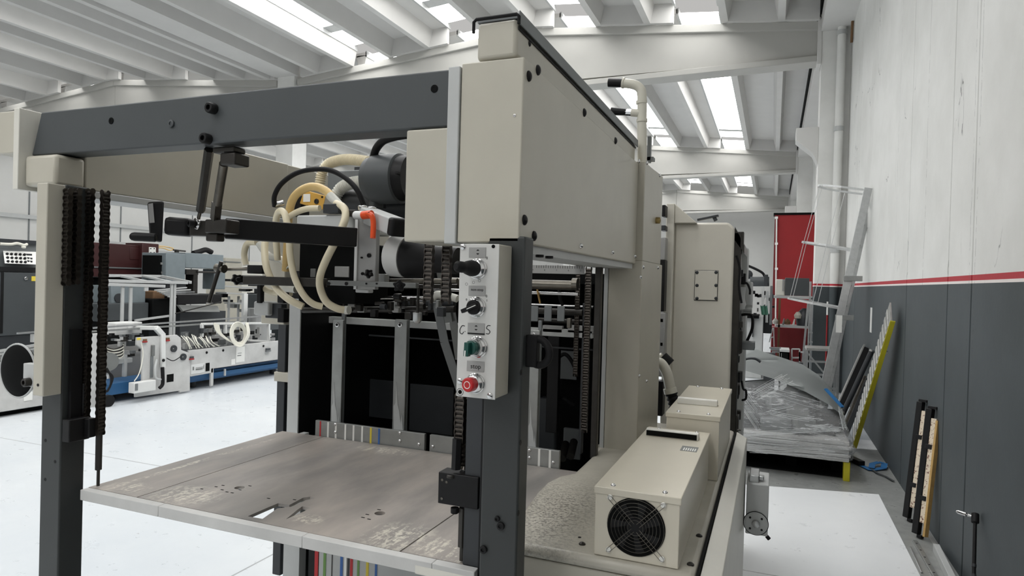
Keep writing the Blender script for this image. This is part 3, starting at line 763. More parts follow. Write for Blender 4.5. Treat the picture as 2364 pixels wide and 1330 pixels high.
B().plate([(g2f + .002, 1.262), (xr, 1.262), (xr, 2.04), (g2b + .002, 2.04)], [], zb0, zb1).build('board_plate', 'worn_board', pb)
fe = B()
for a, b in ((xl, -1.462), (-1.4615, g2f - .25), (g2f - .2495, -.66), (-.6595, xr)): fe.box(a, b, 1.238, 1.2615, .966, zb1 - .0005)
fe.build('edge_strip', 'dirty_white', pb, bevel=.0015)
for x in (xl + .01, -1.35, -.95, xr - .05): B().box(x, x + .04, 1.2625, 2.03, .962, zb0).build('under_beam', 'steel_dark', pb)
B().box(-.70, -.56, 1.2378, 1.2385, .965, .983).build('edge_label', 'beige_light', pb)
sm = B()
for px, y in ((499, 1124), (515, 1121), (513, 1131), (524, 1136), (536, 1138), (577, 1122), (554, 1131), (466, 1129), (848, 1188), (838, 1195), (875, 1177), (852, 1199), (620, 1151), (680, 1154)):
    q = P(px, y, Z=zb1); sm.box(q.x - .005, q.x + .005, q.y - .002, q.y + .002, zb1 - .001, zb1 + .0004)
sm.build('small_slot', 'interior_black', pb, smooth=False)
for x in (-1.735, -1.715, -1.675): B().cyl((x, 1.27, .968), (x, 1.27, .957), .007, n=10).build('bolt', 'black_paint', pb)

# ------------------------------------------------------------------ control box
cbx = thing('control_box', 'slim aluminium control box with selector knobs and a red stop button on the right post', 'control box', (-.54, 1.16, 1.39))
Yc = 1.13
a, b = P(1062, 560, Y=Yc), P(1153, 567, Y=Yc); c_, d_ = P(1053, 915, Y=Yc), P(1142, 923, Y=Yc)
cx0, cx1 = (a.x + c_.x) / 2, (b.x + d_.x) / 2; cz1, cz0 = (a.z + b.z) / 2, (c_.z + d_.z) / 2
B().box(cx0 + .001, cx1 - .001, Yc + .003, 1.198, cz0 + .001, min(cz1, 1.675)).build('box_body', 'beige', cbx, bevel=.002)
B().box(cx0, cx1, Yc, Yc + .0028, cz0, cz1).build('face_plate', 'panel_alu', cbx, bevel=.001)
F = (0, -1, 0)
def on(px, y, dy=0): return P(px, y, Y=Yc - dy)
def plate_(x0, y0, x1, y1, m='plate_grey'):
    a = P(x0, (y0 + y1) / 2, Y=Yc); b = P(x1, (y0 + y1) / 2, Y=Yc); t = P((x0 + x1) / 2, y0, Y=Yc).z; bt = P((x0 + x1) / 2, y1, Y=Yc).z
    return B().box(a.x, b.x, Yc - .0012, Yc, bt, t).build('legend_plate', m, cbx, bevel=.0004)
def bezel(px, y, r=.0195):
    c = on(px, y); b = B().lathe(c, F, [(0, r), (.003, r), (.004, r * .93), (.007, r * .9), (.010, r * .84), (.012, r * .7)], 32)
    return b.build('bezel', 'chrome', cbx), c
R_, U_ = (1, 0, 0), (0, 0, 1)
def arrows(lp, px, y):
    for s_, dz in ((1, .0022), (-1, -.0022)):
        c = on(px, y, .0014) + Vector((0, 0, dz))
        B().prism([c + Vector((-.0032, 0, 0)), c + Vector((.0032, 0, 0)), c + Vector((.0012, 0, s_ * .0026)), c + Vector((-.0012, 0, s_ * .0026))], (0, .0004, 0)).build('arrow_mark', 'print_black', lp, smooth=False)
lp = plate_(1083, 571, 1122, 595); arrows(lp, 1103, 582)
bz, c = bezel(1103, 621)
kb = B().lathe(c, (-.22, -1, .04), [(.006, .014), (.02, .0155), (.034, .0125), (.040, .0095), (.046, .0105), (.060, .0105), (.066, .006)], 24).build('joystick', 'black_rubber', bz)
lp = plate_(1082, 660, 1121, 683); lettering('non-stop', .0072, on(1101.5, 669, .0015), R_, U_, 'print_black', lp)
bz, c = bezel(1100, 709)
B().lathe(c, F, [(.008, .0145), (.016, .0142), (.018, .0125)], 24).bar(c + Vector((-.02, -.021, -.0085)), c + Vector((.010, -.021, .0045)), .0075, .010, (0, 1, 0)).build('selector_knob', 'black_plastic', bz, bevel=.001)
B().bar(c + Vector((-.008, -.0265, -.0035)), c + Vector((.010, -.0265, .0045)), .0012, .0006, (0, 1, 0)).build('pointer', 'print_white', bz)
lp = plate_(1080, 746, 1119, 769); arrows(lp, 1099, 757)
B().box(on(1080, 770).x, on(1119, 772).x, Yc - .0016, Yc, on(1100, 772.5).z, on(1100, 769).z).build('plate_edge', 'print_black', lp)
bz, c = bezel(1103, 801, .0205)
B().lathe(c, (-.12, -1, 0), [(.008, .0165), (.018, .0165)], 28).build('bezel_ring', 'chrome', bz)
kc = c + Vector((-.003, -.018, 0))
B().lathe(kc, (-.12, -1, 0), [(0, .0138), (.009, .0132), (.010, .011)], 24).bar(kc + Vector((-.002, -.016, .011)), kc + Vector((-.003, -.016, -.015)), .0095, .012, (0, 1, 0)).build('selector_knob', 'knob_green', bz, bevel=.001)
B().bar(kc + Vector((-.004, -.0225, -.004)), kc + Vector((-.0045, -.0225, -.0145)), .0022, .0006, (0, 1, 0)).build('pointer', 'print_white', bz)
lp = plate_(1078, 834, 1118, 858); lettering('stop', .0125, on(1098, 846.5, .0015), R_, U_, 'print_black', lp)
bz, c = bezel(1098, 885)
ax_ = Vector((-.16, -1, 0)).normalized()
st_ = B().lathe(c, ax_, [(.008, .0105), (.012, .0135), (.026, .0135), (.0285, .0115), (.0287, 0)], 28).build('stop_button', 'button_red', bz)
B().torus(c + ax_ * .0288, ax_, .0065, .0007, 28, 6).build('stop_ring', 'print_white', bz)
for px, y in ((1069, 570), (1131, 914), (1062, 880)):
    s_ = B().lathe(on(px, y), F, [(0, .0058), (.002, .0056), (.0032, .004)], 16).build('screw', 'chrome', cbx)
    q = on(px, y, .0033); B().bar(q + Vector((-.004, 0, .002)), q + Vector((.004, 0, -.002)), .0012, .0006, (0, 1, 0)).build('screw_slot', 'print_black', s_)
bolt(on(1139, 569), F, .0036, .0008, 'interior_black', cbx, 'screw_hole')
B().torus(on(1062, 905), F, .0068, .0005, 24, 6).build('hole_ring', 'print_black', cbx); bolt(on(1062, 905), F, .004, .0006, 'interior_black', cbx, 'screw_hole')
for s_, px, y, sz in (('0', 1124, 596, .007), ('0', 1123, 684, .007), ('0', 1077, 692, .006), ('1', 1124, 694, .006)):
    lettering(s_, sz, on(px, y, .0003), R_, U_, 'print_black', cbx)
def hand(pts, name='marker_line'):
    B().tube([on(px, y, .0003) for px, y in pts], .0008, n=5).build(name, 'print_black', cbx)
hand([(1073, 753), (1067, 752), (1062, 760), (1062, 768), (1067, 771), (1070, 766)]); hand([(1073, 765), (1074, 766)])
hand([(1132, 752), (1126, 752), (1123, 758), (1128, 762), (1131, 766), (1128, 771), (1122, 770)])
for c0, r0 in ((1077, 656), (1093, 652), (1107, 648)):
    B().torus(on(c0, r0), F, .0025, .0003, 14, 4).build('marker_line', 'marker', cbx)

# ------------------------------------------------------------------ side bench with its two boxes
bn = thing('side_bench', 'beige machine bench along the right of the feeder with worn left edge', 'bench', BENCH)
zb = .998
bxl, bxr = -.545, -.135
lft = [P(x, y, Z=zb) for x, y in ((1385, 1035), (1325, 1091), (1290, 1098), (1262, 1112), (1238, 1136), (1212, 1172))]
outl = [(-.552, 1.41), (bxr, 1.41), (bxr, 2.93), (-.60, 2.93), (-.60, 2.36)] + [(q.x, q.y) for q in lft]
B().prism([(x, y, zb) for x, y in outl], (0, 0, -.03)).build('bench_top', 'worn_beige', bn, bevel=.012)
cx_, cy_ = -.3, 2.1
B().prism([(x + (cx_ - x) * .02, y + (cy_ - y) * .012, .967) for x, y in outl], (0, 0, -.967)).build('bench_body', 'beige', bn, bevel=.003)
B().box(bxr + .002, bxr + .007, 1.41, 2.93, .9, zb - .004).build('seal_gap', 'interior_black', bn)
sp = B().prism([(bxr + .008, 1.35, .985), (-.085, 1.35, .962), (-.085, 1.35, 0), (bxr + .008, 1.35, 0)], (0, 1.62, 0)).build('side_panel', 'beige_light', bn, bevel=.003)
bolt(P(1661, 1297, Z=.965), (0, 0, 1), .003, .001, 'black_paint', sp, 'screw_hole', n=8)
B().box(-.086, -.083, 1.9, 1.98, .62, .66).build('handle_slot', 'interior_black', sp)
for px, y in ((1344, 1257), (1614, 1238), (1594, 1304), (1706, 994)): bolt(P(px, y, Z=zb), (0, 0, 1), .008, .006, 'dark_metal', bn, 'bolt', dome=True)
bolt(P(1338, 1241, Z=zb), (0, 0, 1), .004, .001, 'black_paint', bn, 'screw_hole')

def vent_box(name, label, front, y0, y1, x0, x1, z1, fan):
    t = thing(name, label, 'box', ((x0 + x1) / 2, (y0 + y1) / 2, zb))
    B().box(x0, x1, y0, y1, zb + .0005, z1 - .012).build('box_body', 'box_beige', t, bevel=.002)
    lid = B().box(x0 - .003, x1 + .003, y0 - .003, y1 + .003, z1 - .016, z1).build('box_lid', 'box_beige', t, bevel=.002)
    dx, dy = .035, .02
    for x in (x0 + dx, x1 - dx):
        for y in (y0 + dy, y1 - dy): bolt((x, y, z1), (0, 0, 1), .006, .005, 'chrome', lid, 'screw', dome=True)
    return t, lid
fy = 1.425
fa, fb_ = P(1372, 1283, Y=fy), P(1562, 1318, Y=fy); ft, ft2 = P(1374, 1120, Y=fy), P(1574, 1152, Y=fy)
fx0, fx1, fz1 = (fa.x + ft.x) / 2, (fb_.x + ft2.x) / 2, (ft.z + ft2.z) / 2
fyb = P(1640, 1000, Z=fz1).y
ft_, lid = vent_box('fan_box', 'beige ventilation box with round black fan grille standing on the bench', fy, fy, fyb, fx0, fx1, fz1, True)
# fan opening, guard and rotor
fc = P(1468, 1217, Y=fy); fc = Vector((fc.x, fy - .001, fc.z)); FR = .0635
B().lathe(fc, F, [(0, FR), (.0008, FR), (.0008, 0)], 48).build('fan_opening', 'interior_black', ft_)
fan = B()
fan.lathe(fc + Vector((0, -.001, 0)), F, [(0, .020), (.002, .020), (.002, 0)], 24)
for i in range(7):
    a0 = 2 * math.pi * i / 7; pts = []
    for t_, r_ in ((0, .019), (.25, .055), (.62, .055), (.42, .019)):
        pts.append(fc + Vector((math.cos(a0 + t_) * r_, -.0012, math.sin(a0 + t_) * r_)))
    fan.prism(pts, (0, -.0006, 0))
fan.build('fan_rotor', 'black_plastic', ft_)
gd = B()
for r_ in (.0615, .0535, .0455, .038, .0305, .0235, .0165): gd.torus(fc + Vector((0, -.006, 0)), F, r_, .00045, 48, 5)
for sx in (-1, 1):
    for sz in (-1, 1):
        e = fc + Vector((sx * .058, -.006, sz * .058)); n_ = Vector((sx, 0, sz)).normalized(); t_ = Vector((-n_.z, 0, n_.x)) * .0042
        gd.tube([fc + n_ * .008 + t_ + Vector((0, -.007, 0)), e + t_, e + n_ * .006, e - t_, fc + n_ * .008 - t_ + Vector((0, -.007, 0))], .0007, n=5, sub=0)
gd.build('fan_guard', 'oily_steel', ft_)
for sx in (-1, 1):
    for sz in (-1, 1):
        q = fc + Vector((sx * .058, 0, sz * .058)) 
        w_ = bolt(q, F, .0058, .006, 'print_white', ft_, 'guard_screw', dome=False)
# scoop vent at the rear of the lid, dark underneath
def scoop(t, x0, x1, y, z, m_in):
    b = B(); n = 10; prev = None
    pts = [(0, .0), (.004, .018), (.016, .022), (.030, .016), (.044, .0)]
    b.prism([(x0, y + a_, z + h_) for a_, h_ in pts], (x1 - x0, 0, 0))
    return b.build('air_scoop', m_in, t, bevel=.002)
sy = P(1550, 1012, Z=fz1).y
scoop(lid, fx0 + .012, fx1 - .02, sy, fz1, 'beige_light')
B().box(fx0 + .014, fx1 - .024, sy - .0015, sy, fz1 + .002, fz1 + .017).build('scoop_mouth', 'interior_black', lid)
q0, q1 = P(1566, 1044, Z=fz1), P(1616, 1030, Z=fz1)
lbx, lby = (q0.x + q1.x) / 2, (q0.y + q1.y) / 2
lb = B().box(lbx - .022, lbx + .022, lby - .028, lby + .028, fz1, fz1 + .0008).build('rating_label', 'sticker_grey', lid)
for i in range(6): B().box(lbx - .015 + i * .006, lbx - .012 + i * .006, lby - .024, lby + .006, fz1 + .0008, fz1 + .0012).build('label_bar', 'print_white', lb, smooth=False)
# second box
sy0 = P(1540, 948, Z=1.19).y
sa, sb_ = P(1537, 948, Y=2.25), P(1661, 972, Y=2.25)
by0 = 2.13
sa, sb_ = P(1539, 955, Y=by0), P(1661, 970, Y=by0)
bz1 = (P(1537, 945, Y=by0).z + P(1661, 968, Y=by0).z) / 2
by1 = P(1689, 898, Z=bz1).y
tb_, lid2 = vent_box('terminal_box', 'second beige box behind the fan box with a white scoop vent on its lid', by0, by0, min(by1, 2.9), sa.x, sb_.x, bz1, False)
scoop(lid2, sa.x + .01, sb_.x - .02, by0 + .17, bz1, 'beige_light')

# gear unit on the far right of the bench
gu = thing('gear_unit', 'small grey gear unit with round flange on the outer side of the bench', 'gearbox', (-.03, 2.9, .62))
gu_b = B().yb(2.8, 1722, 1118, 1774, 1236, .2).build('gear_housing', 'light_grey', gu, bevel=.004)
cc = P(1745, 1208, Y=2.8)
fl = B().lathe(cc, F, [(0, .046), (.004, .046), (.004, .04), (.006, .04), (.006, 0)], 32).build('flange', 'light_grey', gu)
B().lathe(cc + Vector((0, -.006, 0)), F, [(0, .016), (.012, .014), (.014, .008)], 16).build('flange_boss', 'aluminium', gu)
B().torus(cc + Vector((0, -.003, 0)), F, .0465, .0016, 36, 6).build('flange_gap', 'interior_black', gu)
for a_ in range(4): bolt(cc + Vector((math.cos(a_ * 1.57 + .8) * .031, -.006, math.sin(a_ * 1.57 + .8) * .031)), F, .0045, .002, 'black_paint', fl, 'screw', n=8)
B().yb(2.82, 1730, 1098, 1752, 1118, .12).yb(2.84, 1752, 1100, 1764, 1110, .03).build('gear_cap', 'aluminium', gu, bevel=.003)
B().cyl(P(1770, 1238, Y=2.81), P(1776, 1245, Y=2.81), .008, n=8).build('drain_plug', 'black_paint', gu)

# ------------------------------------------------------------------ plastic vent pipe above the cover
vp = thing('vent_pipe', 'ivory plastic pipe with two black nozzles rising behind the feeder cover', 'pipe', (-.5, 2.43, 1.9))
Yv = 2.44
B().tp([(1483, 400, Yv), (1482, 300, Yv), (1482, 222, Yv), (1476, 203, Yv), (1461, 195, Yv), (1438, 192, Yv)], .0175, n=18).build('pipe', 'ivory_pipe', vp)
for a, b in (((1482, 282), (1482, 275)), ((1481, 240), (1481, 233))): B().cyl(P(*a, Y=Yv), P(*b, Y=Yv), .0205, n=20).build('pipe_socket', 'ivory_pipe', vp)
B().cyl(P(1441, 192, Y=Yv), P(1437, 191.5, Y=Yv), .0205, n=20).build('pipe_socket', 'ivory_pipe', vp)
B().cyl(P(1482, 262, Y=Yv), P(1458, 260, Y=Yv), .015, n=18).build('pipe_branch', 'ivory_pipe', vp)
B().cyl(P(1458, 260, Y=Yv), P(1444, 259, Y=Yv), .0125, n=8).build('pipe_union', 'chrome', vp)
B().cyl(P(1440, 192, Y=Yv), P(1405, 191, Y=Yv), .0165, n=14).build('nozzle', 'black_plastic', vp)
B().cyl(P(1446, 259, Y=Yv), P(1411, 257, Y=Yv), .0125, .015, n=14).build('nozzle', 'black_plastic', vp)
B().yb(2.5, 1494, 315, 1502, 375, .02).yb(2.5, 1492, 362, 1508, 370, .04).build('pipe_bracket', 'machine_grey', vp)

# ------------------------------------------------------------------ blower motor under the beam
bm_ = thing('blower_motor', 'dark grey blower motor with ribbed suction hoses under the beam', 'motor', (-1.0, 2.0, 1.7))
c0, c1 = P(862, 415, Y=2.0), P(960, 405, Y=2.0); zc = c0.z
B().lathe((c0.x, 2.0, zc), (1, 0, 0), [(-.018, .06), (-.01, .078), (.012, .082), (.016, .088), (.115, .088), (.125, .07)], 36).build('motor_body', 'steel_grey', bm_)
B().lathe((c0.x + .11, 2.0, zc), (1, 0, 0), [(0, .08), (.05, .08)], 30).build('motor_fan_cover', 'black_paint', bm_)
B().yb(1.97, 852, 360, 866, 480, .06).build('motor_flange', 'steel_grey', bm_, bevel=.006)
B().yb(2.0, 850, 465, 872, 478, .06).build('motor_foot', 'steel_dark', bm_, bevel=.004)
q = P(914, 399, Y=1.91); B().box(q.x, q.x + .01, 1.905, 1.92, q.z - .004, q.z + .004).build('motor_screw', 'black_paint', bm_)
B().tp([(738, 428, 2.1), (744, 398, 2.1), (760, 378, 2.1), (790, 369, 2.08), (820, 369, 2.05), (852, 374, 2.02)], .019, ribs=.009, n=14).build('ribbed_hose', 'cream_hose', bm_)
B().tp([(775, 452, 2.06), (788, 434, 2.06), (808, 424, 2.05), (830, 420, 2.04), (856, 420, 2.02)], .021, ribs=.009, n=14).build('ribbed_hose', 'clear_hose', bm_)
B().tp([(862, 366, 1.98), (868, 345, 1.96), (884, 326, 1.93), (910, 316, 1.9), (945, 310, 1.88)], .014, n=12).build('power_cable', 'black_rubber', bm_)
B().cyl(P(790, 462, Y=2.12), P(950, 478, Y=2.12), .045, n=24).build('air_tank', 'steel_dark', bm_)
B().yb(2.25, 756, 393, 860, 440, .06).build('air_rail', 'machine_grey', bm_, bevel=.004)
B().yb(2.3, 818, 385, 850, 398, .05).build('rail_block', 'steel_dark', bm_)

# ------------------------------------------------------------------ suction head
sh = thing('suction_head', 'feeder suction head with looping cream air hoses and orange clamp lever', 'machine', (-1.2, 1.95, 1.35))
def SB(Y, x0, y0, x1, y1, d, name, mat, bevel=.003, parent=None): return B().yb(Y, x0, y0, x1, y1, d).build(name, mat, parent or sh, bevel=bevel)
# black arm with crank handle
a0, a1 = P(385, 525, Y=1.42), P(820, 548, Y=1.74)
B().bar(P(520, 528, Y=1.46), P(822, 549, Y=1.72), .05, .058).build('arm', 'black_paint', sh, bevel=.003)
B().bar(P(385, 522, Y=1.38), P(445, 526, Y=1.41), .05, .052).build('arm_end', 'black_plastic', sh, bevel=.012)
B().bar(P(440, 527, Y=1.40), P(525, 530, Y=1.46), .04, .044).build('arm_block', 'dark_metal', sh, bevel=.003)
hd = B().hexa([P(340, 467, Y=1.36), P(379, 464, Y=1.36), P(374, 560, Y=1.36), P(346, 556, Y=1.36), P(340, 467, Y=1.40), P(379, 464, Y=1.40), P(374, 560, Y=1.40), P(346, 556, Y=1.40)]).build('crank_handle', 'black_plastic', sh, bevel=.006)
B().hexa([P(342, 471, Y=1.3585), P(353, 469, Y=1.3585), P(357, 514, Y=1.3585), P(345, 515, Y=1.3585), P(342, 471, Y=1.36), P(353, 469, Y=1.36), P(357, 514, Y=1.36), P(345, 515, Y=1.36)]).build('handle_label', 'plate_grey', hd)
g0, g1 = P(362, 549, Y=1.34), P(300, 546, Y=1.30)
B().lathe(g0, g1 - g0, [(0, .009), (.004, .0125), ((g1 - g0).length - .012, .0125), ((g1 - g0).length - .004, .0105), ((g1 - g0).length, .006)], 18).build('crank_grip', 'black_plastic', hd)
# casting: white top, grey side plate, dark body
SB(1.80, 684, 496, 818, 535, .22, 'head_cover', 'light_grey', .006)
SB(1.76, 822, 498, 868, 668, .02, 'side_plate', 'plate_grey', .002)
B().yb(1.755, 818, 505, 824, 668, .03).build('side_plate_edge', 'white_paint', sh)
SB(1.86, 690, 560, 822, 700, .2, 'head_body', 'interior_black', .004)
B().bar(P(850, 497, Y=1.80), P(918, 524, Y=1.70), .06, .05).build('slide_tube', 'light_grey', sh, bevel=.004)
B().bar(P(914, 523, Y=1.70), P(926, 527, Y=1.685), .062, .055).build('tube_end', 'black_rubber', sh, bevel=.008)
B().cyl(P(822, 497, Y=1.74), P(840, 497, Y=1.72), .0135, n=20).build('clamp_boss', 'white_paint', sh)
ol = B().cyl(P(838, 497, Y=1.71), P(858, 495, Y=1.705), .013, n=16).tp([(848, 493, 1.70), (858, 498, 1.695), (862, 515, 1.695), (861, 550, 1.69)], .0085, n=12).build('clamp_lever', 'orange', sh)
bolt(P(852, 492, Y=1.692), F, .004, .002, 'black_paint', ol, 'lever_screw')
for x, y in ((838, 481), (858, 484)): B().cyl(P(x, y + 8, Y=1.80), P(x, y - 6, Y=1.80), .017, n=8).build('hex_nut', 'chrome', sh, bevel=.003)
SB(1.79, 745, 470, 782, 492, .04, 'hose_manifold', 'steel_dark'); SB(1.78, 802, 484, 820, 500, .03, 'hose_manifold', 'dark_metal')
for x, y, r in ((836, 595, .003), (853, 590, .007), (838, 632, .005)): bolt(P(x, y, Y=1.76), F, r, .006, 'black_paint', sh, 'bolt')
# white cup and black bellows cylinder
cw = P(943, 592, Y=1.78)
B().lathe((cw.x - .055, 1.78, cw.z), (1, 0, -.06), [(-.012, .045), (-.006, .058), (0, .064), (.05, .064), (.051, .055)], 36).build('cup', 'dirty_white', sh)
B().lathe((cw.x + .003, 1.78, cw.z - .005), (1, 0, -.04), [(-.004, .0635), (.015, .0635), (.04, .058), (.07, .046), (.10, .04), (.17, .04)], 30).build('bellows', 'black_rubber', sh)
# yellow valve block
vb = B().hexa([P(692, 470, Y=1.98), P(745, 485, Y=1.98), P(752, 452, Y=1.98), P(703, 438, Y=1.98), P(692, 470, Y=2.02), P(745, 485, Y=2.02), P(752, 452, Y=2.02), P(703, 438, Y=2.02)]).build('valve_block', 'yellow_block', sh, bevel=.003)
B().yb(1.9785, 700, 448, 716, 466, .002).build('valve_label', 'paper', vb)
bolt(P(731, 465, Y=1.98), F, .010, .003, 'dark_metal', vb, 'valve_port')
for x, y in ((744, 455), (711, 476)): bolt(P(x, y, Y=1.98), F, .004, .002, 'black_paint', vb, 'screw')
SB(2.0, 678, 452, 695, 500, .05, 'valve_body', 'black_paint')
# hoses
def hose(pts, r, mat, name='air_hose'): return B().tp(pts, r, n=12, sub=7).build(name, mat, sh)
hose([(660, 625, 1.9), (664, 560, 1.88), (666, 505, 1.86), (674, 465, 1.85), (692, 442, 1.85), (722, 431, 1.85), (752, 441, 1.85), (774, 464, 1.84)], .0145, 'yellow_hose')
hose([(762, 452, 1.84), (778, 468, 1.83), (786, 478, 1.82)], .0155, 'clear_hose', 'hose_joint')
hose([(776, 470, 1.81), (793, 479, 1.79), (798, 497, 1.77), (790, 525, 1.75), (772, 562, 1.74), (752, 602, 1.75), (739, 638, 1.77), (740, 668, 1.79), (754, 697, 1.81), (778, 712, 1.83), (800, 716, 1.85)], .0125, 'cream_hose')
hose([(798, 716, 1.85), (806, 716, 1.85)], .015, 'clear_hose', 'hose_joint')
hose([(738, 481, 1.84), (710, 482, 1.84), (685, 490, 1.84), (662, 504, 1.84)], .0105, 'cream_hose')
hose([(641, 600, 1.86), (637, 550, 1.84), (637, 510, 1.82), (644, 489, 1.8), (655, 490, 1.79), (662, 512, 1.78), (668, 550, 1.78), (670, 590, 1.78), (680, 640, 1.79), (700, 680, 1.8), (722, 701, 1.82), (745, 708, 1.84)], .0115, 'cream_hose')
hose([(613, 545, 1.86), (611, 580, 1.84), (616, 620, 1.82), (635, 660, 1.82), (665, 690, 1.82), (700, 708, 1.84)], .0125, 'cream_hose')
hose([(592, 560, 1.92), (572, 562, 1.92), (564, 585, 1.92), (568, 612, 1.92)], .0115, 'cream_hose')
hose([(600, 660, 1.94), (620, 672, 1.94), (645, 678, 1.94), (672, 678, 1.94)], .0105, 'cream_hose')
hose([(650, 665, 1.9), (683, 668, 1.9)], .014, 'clear_hose', 'hose_joint')
hose([(598, 562, 1.9), (620, 590, 1.9), (650, 600, 1.9), (668, 620, 1.9)], .013, 'clear_hose')
hose([(634, 476, 1.82), (634, 452, 1.8), (650, 424, 1.79), (684, 400, 1.79), (725, 391, 1.79), (765, 394, 1.79), (800, 413, 1.79), (825, 440, 1.79), (840, 476, 1.80)], .0085, 'black_rubber')
B().cyl(P(634, 474, Y=1.82), P(655, 468, Y=1.84), .010, n=14).build('hose_nipple', 'chrome', sh)
# lower linkage: bars, knobs and suction feet
SB(1.8, 560, 640, 755, 660, .02, 'support_bar', 'dark_metal', .002); sbar = SB(1.74, 756, 650, 960, 662, .02, 'support_bar', 'sticker_grey', .002)
for x in (759, 800, 846, 870): bolt(P(x, 655, Y=1.74), F, .006 if x < 820 else .003, .003, 'black_paint', sbar, 'bolt')
SB(1.78, 820, 668, 850, 676, .03, 'support_foot', 'light_grey')
def star_knob(px, y, Y, r, axis):
    b = B(); c = P(px, y, Y=Y); d = Vector(axis).normalized(); u = d.orthogonal().normalized(); v = d.cross(u)
    pts = [c + (u * math.cos(i * math.pi / 10) + v * math.sin(i * math.pi / 10)) * (r if i % 4 < 2 else r * .74) for i in range(20)]
    b.prism(pts, d * r * .8).cyl(c, c + d * r * 1.6, r * .4, n=10)
    return b.build('star_knob', 'black_plastic', sh, bevel=.002)
star_knob(545, 645, 1.85, .021, (1, -.6, 0)); star_knob(849, 632, 1.74, .015, (1, -.5, 0)); star_knob(922, 660, 1.70, .019, (.5, -1, 0))
B().cyl(P(515, 622, Y=1.9), P(575, 621, Y=1.92), .007, n=12).cyl(P(500, 618, Y=1.88), P(518, 621, Y=1.88), .016, n=14).build('side_rod', 'oily_steel', sh)
B().cyl(P(511, 604, Y=1.87), P(482, 698, Y=1.87), .0075, n=10).build('feeler_rod', 'dark_metal', sh)
bolt(P(484, 699, Y=1.87), (0, 0, -1), .012, .004, 'plate_grey', sh, 'rod_foot')
SB(1.9, 570, 612, 606, 632, .03, 'rod_clamp', 'black_paint')
SB(1.86, 556, 636, 600, 655, .06, 'rod_clamp', 'dark_metal'); SB(1.92, 592, 655, 602, 700, .02, 'toothed_rod', 'black_paint')
SB(1.93, 585, 696, 620, 728, .05, 'foot_block', 'light_grey', .006); SB(1.95, 612, 700, 650, 735, .03, 'foot_block', 'steel_dark')
SB(1.9, 640, 655, 655, 700, .03, 'foot_rod', 'black_paint'); SB(1.88, 640, 712, 655, 745, .03, 'foot_rod', 'black_paint')
random.seed(3)
for i in range(34):
    x = random.uniform(760, 1010); y = random.uniform(676, 726); Y_ = random.uniform(1.86, 2.05)
    wd, ht = random.uniform(5, 18), random.uniform(5, 22)
    m = random.choice(['dark_metal', 'oily_steel', 'black_paint', 'dull_aluminium', 'steel_dark', 'dark_metal'])
    if random.random() < .45:
        a = P(x, y, Y=Y_); B().cyl(a, a + Vector((wd * .0016, 0, 0)), ht * .0005, n=12).build('linkage_roller', m, sh)
    else: SB(Y_, x, y, x + wd, y + ht, .02, 'linkage_block', m, .002)
shaft2 = lambda Y, x0, x1, y, r, m, n: B().cyl(P(x0, y, Y=Y), P(x1, y + (x1 - x0) * -.006, Y=Y), r, n=16).build(n, m, sh)
shaft2(2.08, 700, 1050, 716, .012, 'dark_metal', 'linkage_shaft'); shaft2(2.0, 880, 1055, 688, .006, 'chrome', 'linkage_shaft'); shaft2(2.1, 930, 1050, 702, .014, 'steel_dark', 'linkage_shaft')
shaft2(2.02, 890, 1056, 650, .010, 'oily_steel', 'linkage_shaft'); shaft2(2.04, 930, 1056, 662, .008, 'dark_metal', 'linkage_shaft')
SB(1.95, 800, 690, 818, 708, .03, 'linkage_block', 'plate_grey', .002); SB(1.97, 905, 695, 920, 722, .02, 'linkage_block', 'plate_grey', .003)
SB(1.86, 857, 632, 888, 652, .03, 'clamp_block', 'dull_aluminium', .003)
cap = P(964, 725, Y=1.86)
B().lathe(P(964, 722, Y=1.86), (0, 0, -1), [(0, .015), (.025, .015), (.034, .008), (.035, 0)], 16).build('feeler_cap', 'aluminium', sh)
B().cyl(P(964, 722, Y=1.86), P(966, 660, Y=1.86), .005, n=10).build('feeler_rod', 'dark_metal', sh)
hose([(996, 690, 1.96), (1010, 680, 1.96), (1036, 684, 1.96), (1056, 690, 1.96)], .013, 'clear_hose', 'clear_joint')
SB(2.4, 690, 560, 700, 720, .04, 'rear_bracket', 'light_grey'); SB(2.1, 730, 660, 748, 700, .1, 'rear_bracket', 'machine_grey')
SB(1.855, 772, 615, 805, 640, .01, 'head_latch', 'plate_grey', .002); SB(1.855, 716, 620, 728, 640, .01, 'head_latch', 'sticker_grey', .002)

# ------------------------------------------------------------------ far press tower beyond the bench
tw = thing('press_tower', 'tall beige press unit with a bolted cover plate beyond the feeder', 'machine', (-.4, 4.0, 0))
Yt = 3.6
ta, tb2 = P(1556, 560, Y=Yt), P(1695, 560, Y=Yt); ttop = P(1630, 514, Y=Yt).z
body = B().prism([(ta.x, Yt, 0), (tb2.x, Yt, 0), (tb2.x, Yt, ttop - .03), (tb2.x - .03, Yt, ttop), (ta.x, Yt, ttop)], (0, .75, 0)).build('tower_body', 'tower_beige', tw, bevel=.012)
wa = P(1535, 600, Y=3.55)
wt = P(1548, 470, Y=3.55).z
B().prism([(wa.x, 3.55, 0), (ta.x + .004, 3.55, 0), (ta.x + .004, 3.55, wt), (wa.x, 3.55, wt)], (0, .06, 0)).prism([(ta.x + .004, 3.56, ttop - .005), (ta.x + .12, 3.56, ttop - .005), (ta.x + .004, 3.56, wt)], (0, .5, 0)).build('side_wing', 'tower_beige', tw, bevel=.004)
pp = B().yb(Yt - .008, 1604, 625, 1656, 693, .008).build('cover_plate', 'tower_beige', tw, bevel=.002)
gap = B().yb(Yt - .002, 1603, 624, 1657.5, 694.5, .0021).build('plate_gap', 'steel_dark', tw)
